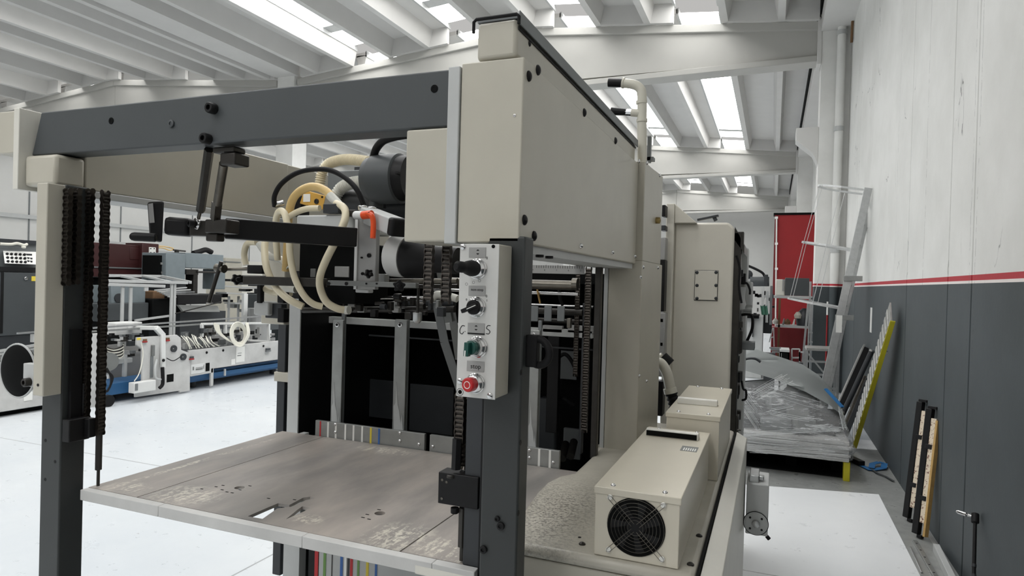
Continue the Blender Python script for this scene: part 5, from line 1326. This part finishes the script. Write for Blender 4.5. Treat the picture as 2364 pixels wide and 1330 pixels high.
# long side plate and its legs
y0_, y1_ = gp(436, 812).y, 8.75
sp_ = B().prism([(GX, y0_, .25), (GX, y0_, .56), (GX, y1_, .57), (GX, y1_, .27), (GX, 6.98, .27), (GX, 6.98, .215), (GX, 6.6, .205)], (-.03, 0, 0)).build('side_plate', 'dirty_white', gl, bevel=.003)
lg_ = GB(487, 850, 493, 891, 'leg', 'dirty_white'); GB(520, 852, 522, 868, 'leg', 'light_grey')
bb = B().box(GX - .5, GX - .12, 5.35, 8.9, .10, .24).build('blue_beam', 'blue_paint', gl, bevel=.004)
B().box(GX - .12, GX - .06, 6.6, 8.9, .14, .20).build('blue_rail', 'blue_paint', gl)
B().box(GX - .75, GX - .5, 5.35, 8.9, 0.02, .06).build('floor_rail', 'machine_grey', gl)
for y in (5.6, 6.9, 8.5): B().cyl((GX - .3, y, 0), (GX - .3, y, .1), .05, n=14).build('levelling_foot', 'steel_dark', gl)
B().box(GX - .9, GX - .88, 5.3, 8.8, .25, .62).build('far_side_plate', 'plate_grey', gl)
B().box(GX - .86, GX - .05, 6.6, 8.7, .45, .5).build('inner_deck', 'steel_dark', gl)
# head plate at the left end
hp = B().prism([(GX + .02, *q) for q in [gp(310, 917).yz, gp(412, 902).yz, gp(412, 906).yz, gp(436, 902).yz, gp(436, 860).yz, gp(436, 815).yz, gp(416, 808).yz, gp(415, 780).yz, gp(406, 773).yz, gp(378, 775).yz, gp(314, 779).yz, gp(313, 796).yz, gp(326, 806).yz, gp(326, 880).yz, gp(310, 884).yz]], (-.03, 0, 0)).build('head_plate', 'dirty_white', gl, bevel=.003)
GB(310, 881, 360, 905, 'motor_box', 'white_paint', GX + .12, .10, .006)
GB(312, 886, 319, 902, 'plug_socket', 'machine_grey', GX + .125, .01)
ar = B().bar(P(300, 757, X=GX - .35), P(362, 757, X=GX), .08, .05).bar(P(360, 757, X=GX), P(376, 775, X=GX + .01), .07, .06).bar(P(376, 772, X=GX + .03), P(376, 850, X=GX + .05), .035, .06, (0, 1, 0)).build('arm_tube', 'white_paint', gl, bevel=.006)
B().xb(GX - .35, 268, 745, 328, 772, .25).build('control_head', 'white_paint', gl, bevel=.006)
bolt(P(377, 832, X=GX + .07), (1, 0, 0), .02, .01, 'black_paint', gl, 'bolt')
cabl2 = lambda pts, r, m='cable_white', n='cable': B().tube([P(x, y, X=GX + dx) for x, y, dx in pts], r, n=7, sub=5).build(n, m, gl)
B().tube([P(375, 848, X=GX + .09), P(376, 880, X=GX + .09), P(374, 890, X=GX + .09), P(368, 896, X=GX + .09)], .022, n=10).build('rubber_pipe', 'black_rubber', gl)
for x, y in ((400, 805), (422, 824)):
    d = B().lathe(P(x, y, X=GX + .02), (1, 0, 0), [(0, .045), (.02, .045), (.022, .02)], 20).build('pulley', 'steel_dark', gl); bolt(P(x, y, X=GX + .043), (1, 0, 0), .008, .004, 'plate_grey', d)
GB(385, 864, 401, 882, 'dark_cutout', 'interior_black', GX + .022, .004)
GB(352, 797, 358, 822, 'chain_guard', 'sticker_grey', GX + .05, .04); GB(349, 822, 354, 872, 'lever', 'machine_grey', GX + .04, .02)
GB(316, 780, 325, 785, 'warning_label', 'tape_yellow', GX + .022, .002)
for x, y in ((336, 786), (388, 783), (444, 826), (621, 807)):
    d = GB(x - 5, y - 3, x + 4, y + 5, 'connector_box', 'brown_card' if x < 400 else 'steel_grey', GX + .03, .03); GB(x - 4, y + 2, x + 5, y + 5, 'connector_plug', 'wall_red' if x < 600 else 'machine_grey', GX + .05, .03)
lbp = GB(441, 840, 472, 862, 'plate_sheet', 'white_paint', GX + .004, .003)
q = B()
for x0, x1, y0, y1 in ((452, 468, 851, 854), (452, 470, 848, 849), (445, 448, 847, 855), (470, 471, 842, 852)): q.xb(GX + .0075, x0, y0, x1, y1, .001)
q.build('printed_line', 'sticker_grey', lbp, smooth=False)
pn = GB(545, 801, 565, 836, 'paper_note', 'paper', GX + .004, .002); q = B().xb(GX + .0055, 549, 815, 558, 816, .001).xb(GX + .0055, 548, 820, 557, 822, .001); q.build('printed_line', 'sticker_grey', pn, smooth=False)
GB(534, 829, 543, 842, 'paper_note', 'paper', GX + .004, .002)
for x, y in ((477, 814), (515, 809), (608, 799)): bolt(P(x, y, X=GX), (1, 0, 0), .018, .006, 'black_paint', gl, 'bolt')
GB(475, 838, 484, 857, 'dark_cutout', 'interior_black', GX + .004, .003)
# upper rails, frame and cables
B().bar(P(205, 758, X=-7.5), P(622, 729, X=-7.5), .03, .02).build('upper_rail', 'aluminium', gl); B().bar(P(205, 766, X=-7.45), P(560, 742, X=-7.45), .04, .02).build('upper_rail', 'dull_aluminium', gl)
fr = B()
for a, b in (((466, 748), (622, 746)), ((466, 748), (466, 778)), ((620, 746), (620, 790)), ((575, 786), (622, 789)), ((520, 748), (520, 770))): fr.bar(gp(*a, -.15), gp(*b, -.15), .03, .045, (1, 0, 0))
fr.build('upper_frame', 'white_paint', gl, bevel=.003)
random.seed(41)
for i in range(46):
    x = random.uniform(420, 628); y = random.uniform(752, 800) - (x - 420) * .04
    B().xb(GX - random.uniform(.1, .6), x, y, x + random.uniform(4, 14), y + random.uniform(3, 16), .05).build('gluer_part', random.choice(['steel_dark', 'black_paint', 'machine_grey', 'plate_grey', 'dark_metal', 'light_grey']), gl)
for i in range(26):
    x = random.uniform(245, 330); y = random.uniform(765, 815)
    B().xb(GX - random.uniform(.1, .7), x, y, x + random.uniform(4, 14), y + random.uniform(3, 12), .05).build('gluer_part', random.choice(['steel_dark', 'black_paint', 'machine_grey', 'dark_metal', 'dirty_white']), gl)
for i in range(7):
    r_ = .15 + .012 * i; c_ = gp(551, 772, .04 + .008 * i)
    B().torus(c_, (1, .1, .15), r_ * .8, .009, 30, 6).build('cable', 'cable_white', gl)
for i in range(6):
    o_ = i * 2.2
    cabl2([(494 + o_, 745 + i, .05), (500 + o_, 765 + i, .07), (525 + o_, 785 + i, .08), (555, 796 + i * .6, .1), (570 - o_ * .4, 785, .1), (576 - i, 768, .1), (572 - i, 745, .06)], .009)
for i in range(12):
    x = 418 + i * 6 + random.uniform(-3, 3)
    cabl2([(x, 776 + random.uniform(-4, 4), -.1), (x + random.uniform(4, 14), 790, -.02), (x + random.uniform(10, 26), 806 - i * .6, -.03)], .006)
cabl2([(326, 790, .05), (330, 820, .06), (322, 860, .08), (310, 880, .08)], .006)
cabl2([(362, 830, .06), (358, 850, .08), (360, 872, .08), (372, 876, .08)], .014, 'light_grey'); cabl2([(385, 827, .04), (400, 833, .06), (416, 824, .05)], .006, 'black_rubber')
for i in range(8): cabl2([(243, 800 + i * 3, -.2), (262, 806 + i * 3, -.15), (282, 800 + i * 3.4, -.2), (285, 792 + i * 2, -.2)], .008, 'cable_white' if i % 2 else 'dark_metal')
# infeed end: far frames seen between head plate and post
B().xb(-7.9, 255, 815, 326, 895, .03).build('rear_side_plate', 'plate_grey', gl)
B().xb(-7.5, 268, 828, 306, 839, .06).build('cross_profile', 'light_grey', gl, bevel=.003); B().xb(-7.48, 288, 820, 294, 870, .05).build('upright_profile', 'light_grey', gl, bevel=.003)
B().xb(-7.35, 205, 770, 246, 942, .05).build('end_frame', 'dirty_white', gl, bevel=.004)
B().lathe(P(250, 835, X=-7.3), (1, -.3, 0), [(0, .11), (.02, .11)], 22).build('belt_guard', 'sticker_grey', gl)
for i in range(3): cabl2([(246, 850 + i * 3, .02), (256 + i * 2, 870, .04), (255, 890, .04), (247, 905, .02)], .012, 'black_rubber')
B().xb(-7.6, 200, 905, 330, 912, .5).build('floor_beam', 'black_paint', gl)
B().lathe(P(247, 925, X=-7.25), (1, 0, 0), [(0, .07), (.04, .07)], 18).build('wheel', 'black_rubber', gl)
# near section at the very left with the belts
ns = thing('gluer_section', 'white section of the gluer with many thin rods, far left behind the hand wheel', 'machine', (-8.3, 4.8, 0))
B().xb(-7.6, -60, 858, 150, 945, .8).build('section_body', 'dirty_white', ns, bevel=.01)
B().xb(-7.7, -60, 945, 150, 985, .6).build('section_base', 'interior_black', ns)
for i in range(14):
    B().bar(P(-60, 860 - i * 3.2, X=-7.9 - .05 * i), P(90, 838 - i * 3.4, X=-7.9 - .05 * i), .02, .012).build('section_rod', random.choice(['aluminium', 'dark_metal', 'light_grey', 'aluminium']), ns)
B().bar(P(40, 770, X=-8.2), P(90, 766, X=-8.2), .03, .02).build('section_rail', 'aluminium', ns); B().xb(-8.2, 76, 772, 86, 790, .05).build('section_block', 'light_grey', ns)
B().xb(-7.595, 55, 905, 75, 925, .004).build('paper_note', 'paper', ns)

# dark grey control cabinet with keypad at far left
cb_ = thing('control_cabinet', 'dark grey control cabinet with a white keypad panel at the far left', 'cabinet', (-10.4, 6.1, 0))
CX = -10.0
B().xb(CX, -80, 628, 90, 776, .8).build('cabinet_door', 'steel_grey', cb_, bevel=.01); B().xb(CX - .02, -80, 776, 92, 860, .8).build('cabinet_base', 'steel_dark', cb_)
B().xb(CX - .15, -80, 553, 92, 628, .7).build('cabinet_top', 'machine_grey', cb_, bevel=.02); B().xb(CX - .1, -80, 551, 92, 560, .8).build('cabinet_lid', 'steel_dark', cb_)
B().xb(CX + .005, 0, 617, 92, 628, .03).build('cabinet_gap', 'black_paint', cb_); B().xb(CX + .004, 1, 628, 8, 770, .004).build('door_gap', 'black_paint', cb_)
kx = CX - .06
kp = B().hexa([P(7, 579, X=CX - .12), P(92, 582, X=CX - .12), P(92, 611, X=CX + .02), P(11, 608, X=CX + .02), P(7, 579, X=CX - .16), P(92, 582, X=CX - .16), P(92, 611, X=CX - .02), P(11, 608, X=CX - .02)]).build('keypad_panel', 'print_white', cb_)
for r_ in range(3):
    for c_ in range(5):
        px, y = 16 + c_ * 10 + r_ * 1, 587 + r_ * 8.6 + c_ * .4
        t_ = (y - 580) / 30; B().lathe(P(px, y, X=CX - .115 + .14 * t_), (.5, 0, .4), [(0, .019), (.02, .016)], 10).build('key', 'black_plastic', cb_)
for px, y, w2, h2 in ((68, 588, 12, 4), (66, 596, 4, 4), (73, 597, 4, 4), (66, 603, 4, 4), (73, 604, 4, 4)):
    t_ = (y - 580) / 30; B().xb(CX - .112 + .14 * t_, px - w2 / 2, y - h2 / 2, px + w2 / 2, y + h2 / 2, .02).build('key', 'steel_dark', cb_)
bolt(P(59, 643, X=CX), (1, 0, 0), .025, .02, 'chrome', cb_, 'lock'); B().xb(CX + .004, 73, 638, 92, 649, .004).build('warning_label', 'tape_yellow', cb_)
t = thing('cable_bundle', 'white cable tied in a knot on top of the control cabinet', 'cable', P(50, 566, X=CX - .1))
B().tube([P(0, 563, X=CX - .05), P(25, 564, X=CX - .05), P(40, 562, X=CX - .05), P(55, 566, X=CX - .03), P(62, 564, X=CX - .04), P(52, 570, X=CX - .03), P(58, 571, X=CX - .03)], .02, n=8).build('cable', 'cable_white', t)

# maroon machine
mm = thing('maroon_machine', 'maroon machine with stepped top behind the pale metal rack', 'machine', (-10.8, 8.3, 0))
MX = -10.9
B().xb(MX, 180, 562, 326, 640, .7).build('machine_body', 'maroon', mm, bevel=.01); B().xb(MX + .01, 300, 572, 325, 600, .6).build('machine_step', 'maroon', mm, bevel=.01)
B().xb(MX + .1, 328, 562, 366, 645, .7).build('side_door', 'maroon', mm, bevel=.01); B().xb(MX + .12, 200, 619, 356, 640, .5).build('lower_apron', 'maroon', mm, bevel=.01); B().xb(MX + .14, 200, 617, 354, 620, .4).build('apron_edge', 'machine_grey', mm)
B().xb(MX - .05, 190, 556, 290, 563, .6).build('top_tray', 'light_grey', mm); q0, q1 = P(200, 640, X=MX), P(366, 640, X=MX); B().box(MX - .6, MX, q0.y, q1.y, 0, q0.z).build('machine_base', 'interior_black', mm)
sk = B().xb(MX + .12, 345, 571, 360, 586, .03).build('socket_plate', 'print_white', mm, bevel=.004)
for x, y in ((348, 574), (356, 574), (348, 583), (356, 583)): bolt(P(x, y, X=MX + .12), (1, 0, 0), .012, .004, 'black_paint', sk, 'screw')
B().tube([P(366, 568, X=MX), P(385, 570, X=MX), P(400, 574, X=MX), P(392, 578, X=MX), P(378, 573, X=MX), P(366, 572, X=MX)], .012, n=7).build('cable', 'yellow_hose', mm)
B().xb(MX + .02, 325, 626, 331, 640, .03).build('hinge', 'machine_grey', mm); B().bar(P(362, 580, X=MX + .05), P(405, 584, X=MX + .05), .03, .03).build('arm', 'light_grey', mm)
# blue grey machine
gm = thing('grey_press', 'blue grey press with a long overhanging head in the left background', 'machine', (-10.2, 9.3, 0))
QX = -10.0
B().xb(QX, 383, 585, 428, 650, .6).build('press_body', 'machine_bluegrey', gm, bevel=.01); B().xb(QX - .05, 428, 586, 516, 620, .5).build('press_head', 'machine_bluegrey', gm, bevel=.01)
B().xb(QX - .1, 383, 650, 428, 800, .5).build('press_base', 'steel_dark', gm)
B().xb(QX - .1, 366, 590, 383, 640, .4).build('drive_bay', 'interior_black', gm)
for x, y in ((372, 606), (376, 618), (374, 627)): B().xb(QX - .08, x, y, x + 6, y + 5, .05).build('drive_part', 'plate_grey', gm)
B().xb(QX + .02, 430, 622, 458, 634, .3).build('press_tool', 'dark_metal', gm); B().xb(QX, 446, 634, 456, 700, .2).build('press_column', 'dark_metal', gm); B().cyl(P(455, 628, X=QX + .03), P(498, 629, X=QX + .03), .02, n=10).build('press_rod', 'dark_metal', gm)
B().xb(QX - .2, 494, 622, 520, 668, .3).build('press_box', 'machine_bluegrey', gm, bevel=.01)
B().cyl(P(400, 577, X=QX - .1), P(428, 580, X=QX - .1), .015, n=8).cyl(P(408, 583, X=QX - .1), P(408, 577, X=QX - .1), .04, n=10).build('top_lever', 'dark_metal', gm)
t = thing('black_jacket', 'dark crumpled jacket lying on the grey press head', 'cloth', P(470, 583, X=QX - .1))
B().tube([P(446, 585, X=QX - .1), P(460, 581, X=QX - .12), P(475, 577, X=QX - .12), P(489, 583, X=QX - .1)], .05, n=9).build('jacket_cloth', 'black_rubber', t); B().xb(QX - .08, 474, 573, 482, 579, .1).build('jacket_collar', 'steel_dark', t, bevel=.02)
# pale rack frame on legs
rf = thing('pale_rack', 'pale metal frame rack on thin legs before the maroon machine', 'rack', (-9.0, 6.9, 0))
RX = -8.7
def rbar(a, b, X0=RX, X1=None, w_=.04, h=.045): return B().bar(P(*a, X=X0), P(*b, X=X0 if X1 is None else X1), w_, h).build('rack_bar', 'light_grey', rf, bevel=.003)
rbar((232, 648), (432, 653), RX); rbar((232, 656), (380, 661), RX); rbar((232, 636), (372, 638), -9.8); rbar((372, 638), (440, 652), -9.8, RX)
for a, b in (((280, 638), (350, 652)), ((330, 637), (398, 652)), ((236, 648), (236, 636))): rbar(a, b, -9.8, RX, .05, .03)
for x, y1 in ((285, 750), (304, 748), (398, 740), (405, 740)):
    a = P(x, 655, X=RX); B().box(RX - .03, RX, a.y - .02, a.y + .02, 0, a.z).build('rack_leg', 'light_grey', rf, bevel=.003)
B().bar(P(312, 740, X=RX), P(400, 728, X=RX - .05), .03, .03).build('rack_brace', 'light_grey', rf)
B().xb(RX + .01, 317, 655, 326, 661, .02).build('rack_clip', 'black_paint', rf); B().xb(RX + .015, 334, 657, 343, 672, .02).build('rack_tab', 'light_grey', rf)
# boxes under and beside the rack
t = thing('grey_gearbox', 'blue grey housing with a round port under the pale rack', 'gearbox', (-9.6, 7.2, .5))
B().xb(-9.4, 257, 660, 336, 700, .45).build('housing', 'machine_bluegrey', t, bevel=.01); B().lathe(P(273, 688, X=-9.4), (1, 0, 0), [(0, .07), (.02, .07), (.021, .045)], 20).build('port', 'steel_dark', t)
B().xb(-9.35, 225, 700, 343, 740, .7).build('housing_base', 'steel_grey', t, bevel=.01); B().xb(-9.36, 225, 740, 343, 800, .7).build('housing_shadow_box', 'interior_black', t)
t = thing('dark_machine', 'dark machine with grey sloping guard behind the gluer', 'machine', (-9.6, 8.9, 0))
B().xb(-9.3, 352, 690, 430, 760, .6).build('machine_body', 'interior_black', t, bevel=.02); B().xb(-9.5, 354, 672, 382, 700, .4).build('brown_cover', 'brown_card', t, bevel=.02)
B().xb(-9.2, 410, 680, 512, 702, .5).build('hopper', 'black_paint', t, bevel=.01)
B().prism([P(412, 704, X=-9.15), P(502, 706, X=-9.15), P(508, 720, X=-9.0), P(424, 720, X=-9.0)], (-.05, 0, 0)).build('guard', 'sticker_grey', t); B().xb(-9.2, 415, 720, 520, 800, .5).build('lower_body', 'steel_dark', t)
B().bar(P(405, 724, X=-8.6), P(512, 697, X=-8.6), .015, .015).build('lever', 'dark_metal', t)
for i in range(6): B().bar(P(358 + i * 6, 670 + i * 3, X=-9.2), P(430 + i * 9, 664 + i * 5, X=-9.4), .03, .02).build('profile_bar', random.choice(['light_grey', 'aluminium', 'plate_grey']), t)
t = thing('white_table', 'white steel table and shelving in front of the far left wall', 'table', (-11, 11.6, 0))
for a, b in (((500, 660), (640, 668)), ((510, 676), (640, 684)), ((530, 700), (640, 702))): B().bar(P(*a, X=-10.5), P(*b, X=-10.5), .3, .03).build('table_top', 'light_grey', t)
for x in (530, 552, 566): a = P(x, 684, X=-10.5); B().box(-10.53, -10.5, a.y - .02, a.y + .02, 0, a.z).build('table_leg', 'light_grey', t)
a = P(568, 684, X=-9.6); B().box(-9.66, -9.6, a.y - .05, a.y + .05, 0, a.z + .05).build('table_post', 'white_paint', t)
for i in range(16):
    x, y = random.uniform(505, 640), random.uniform(640, 722); B().xb(-10.6, x, y, x + random.uniform(5, 16), y + random.uniform(4, 12), .2).build('shelf_content', random.choice(['machine_grey', 'steel_dark', 'light_grey', 'plate_grey', 'black_paint']), t)
t = thing('grey_bin', 'grey bin with open lid near the white table', 'bin', (-9.4, 11.0, 0))
a = P(600, 712, X=-9.3); B().lathe((a.x, a.y, 0), (0, 0, 1), [(0, .16), (a.z - .02, .22), (a.z, .23)], 16).build('bin_body', 'plate_grey', t)
t = thing('blue_grey_locker', 'low slate grey locker beside the bin, partly behind the hoses', 'locker', (-9.4, 12, 0))
B().xb(-9.5, 612, 680, 690, 760, .5).build('locker_body', 'steel_grey', t, bevel=.01); B().xb(-9.49, 614, 700, 626, 715, .01).build('locker_label', 'black_paint', t)
t = thing('pale_crate', 'pale wooden edged cabinet against the far wall behind the hoses', 'cabinet', (-12, 13.2, 0))
B().xb(-12.0, 518, 596, 556, 880, .6).build('cabinet_body', 'beige', t, bevel=.01); B().xb(-11.98, 520, 604, 556, 606, .6).build('cabinet_line', 'machine_grey', t)
B().xb(-12.2, 556, 604, 610, 870, .5).build('cabinet_side', 'beige_light', t)
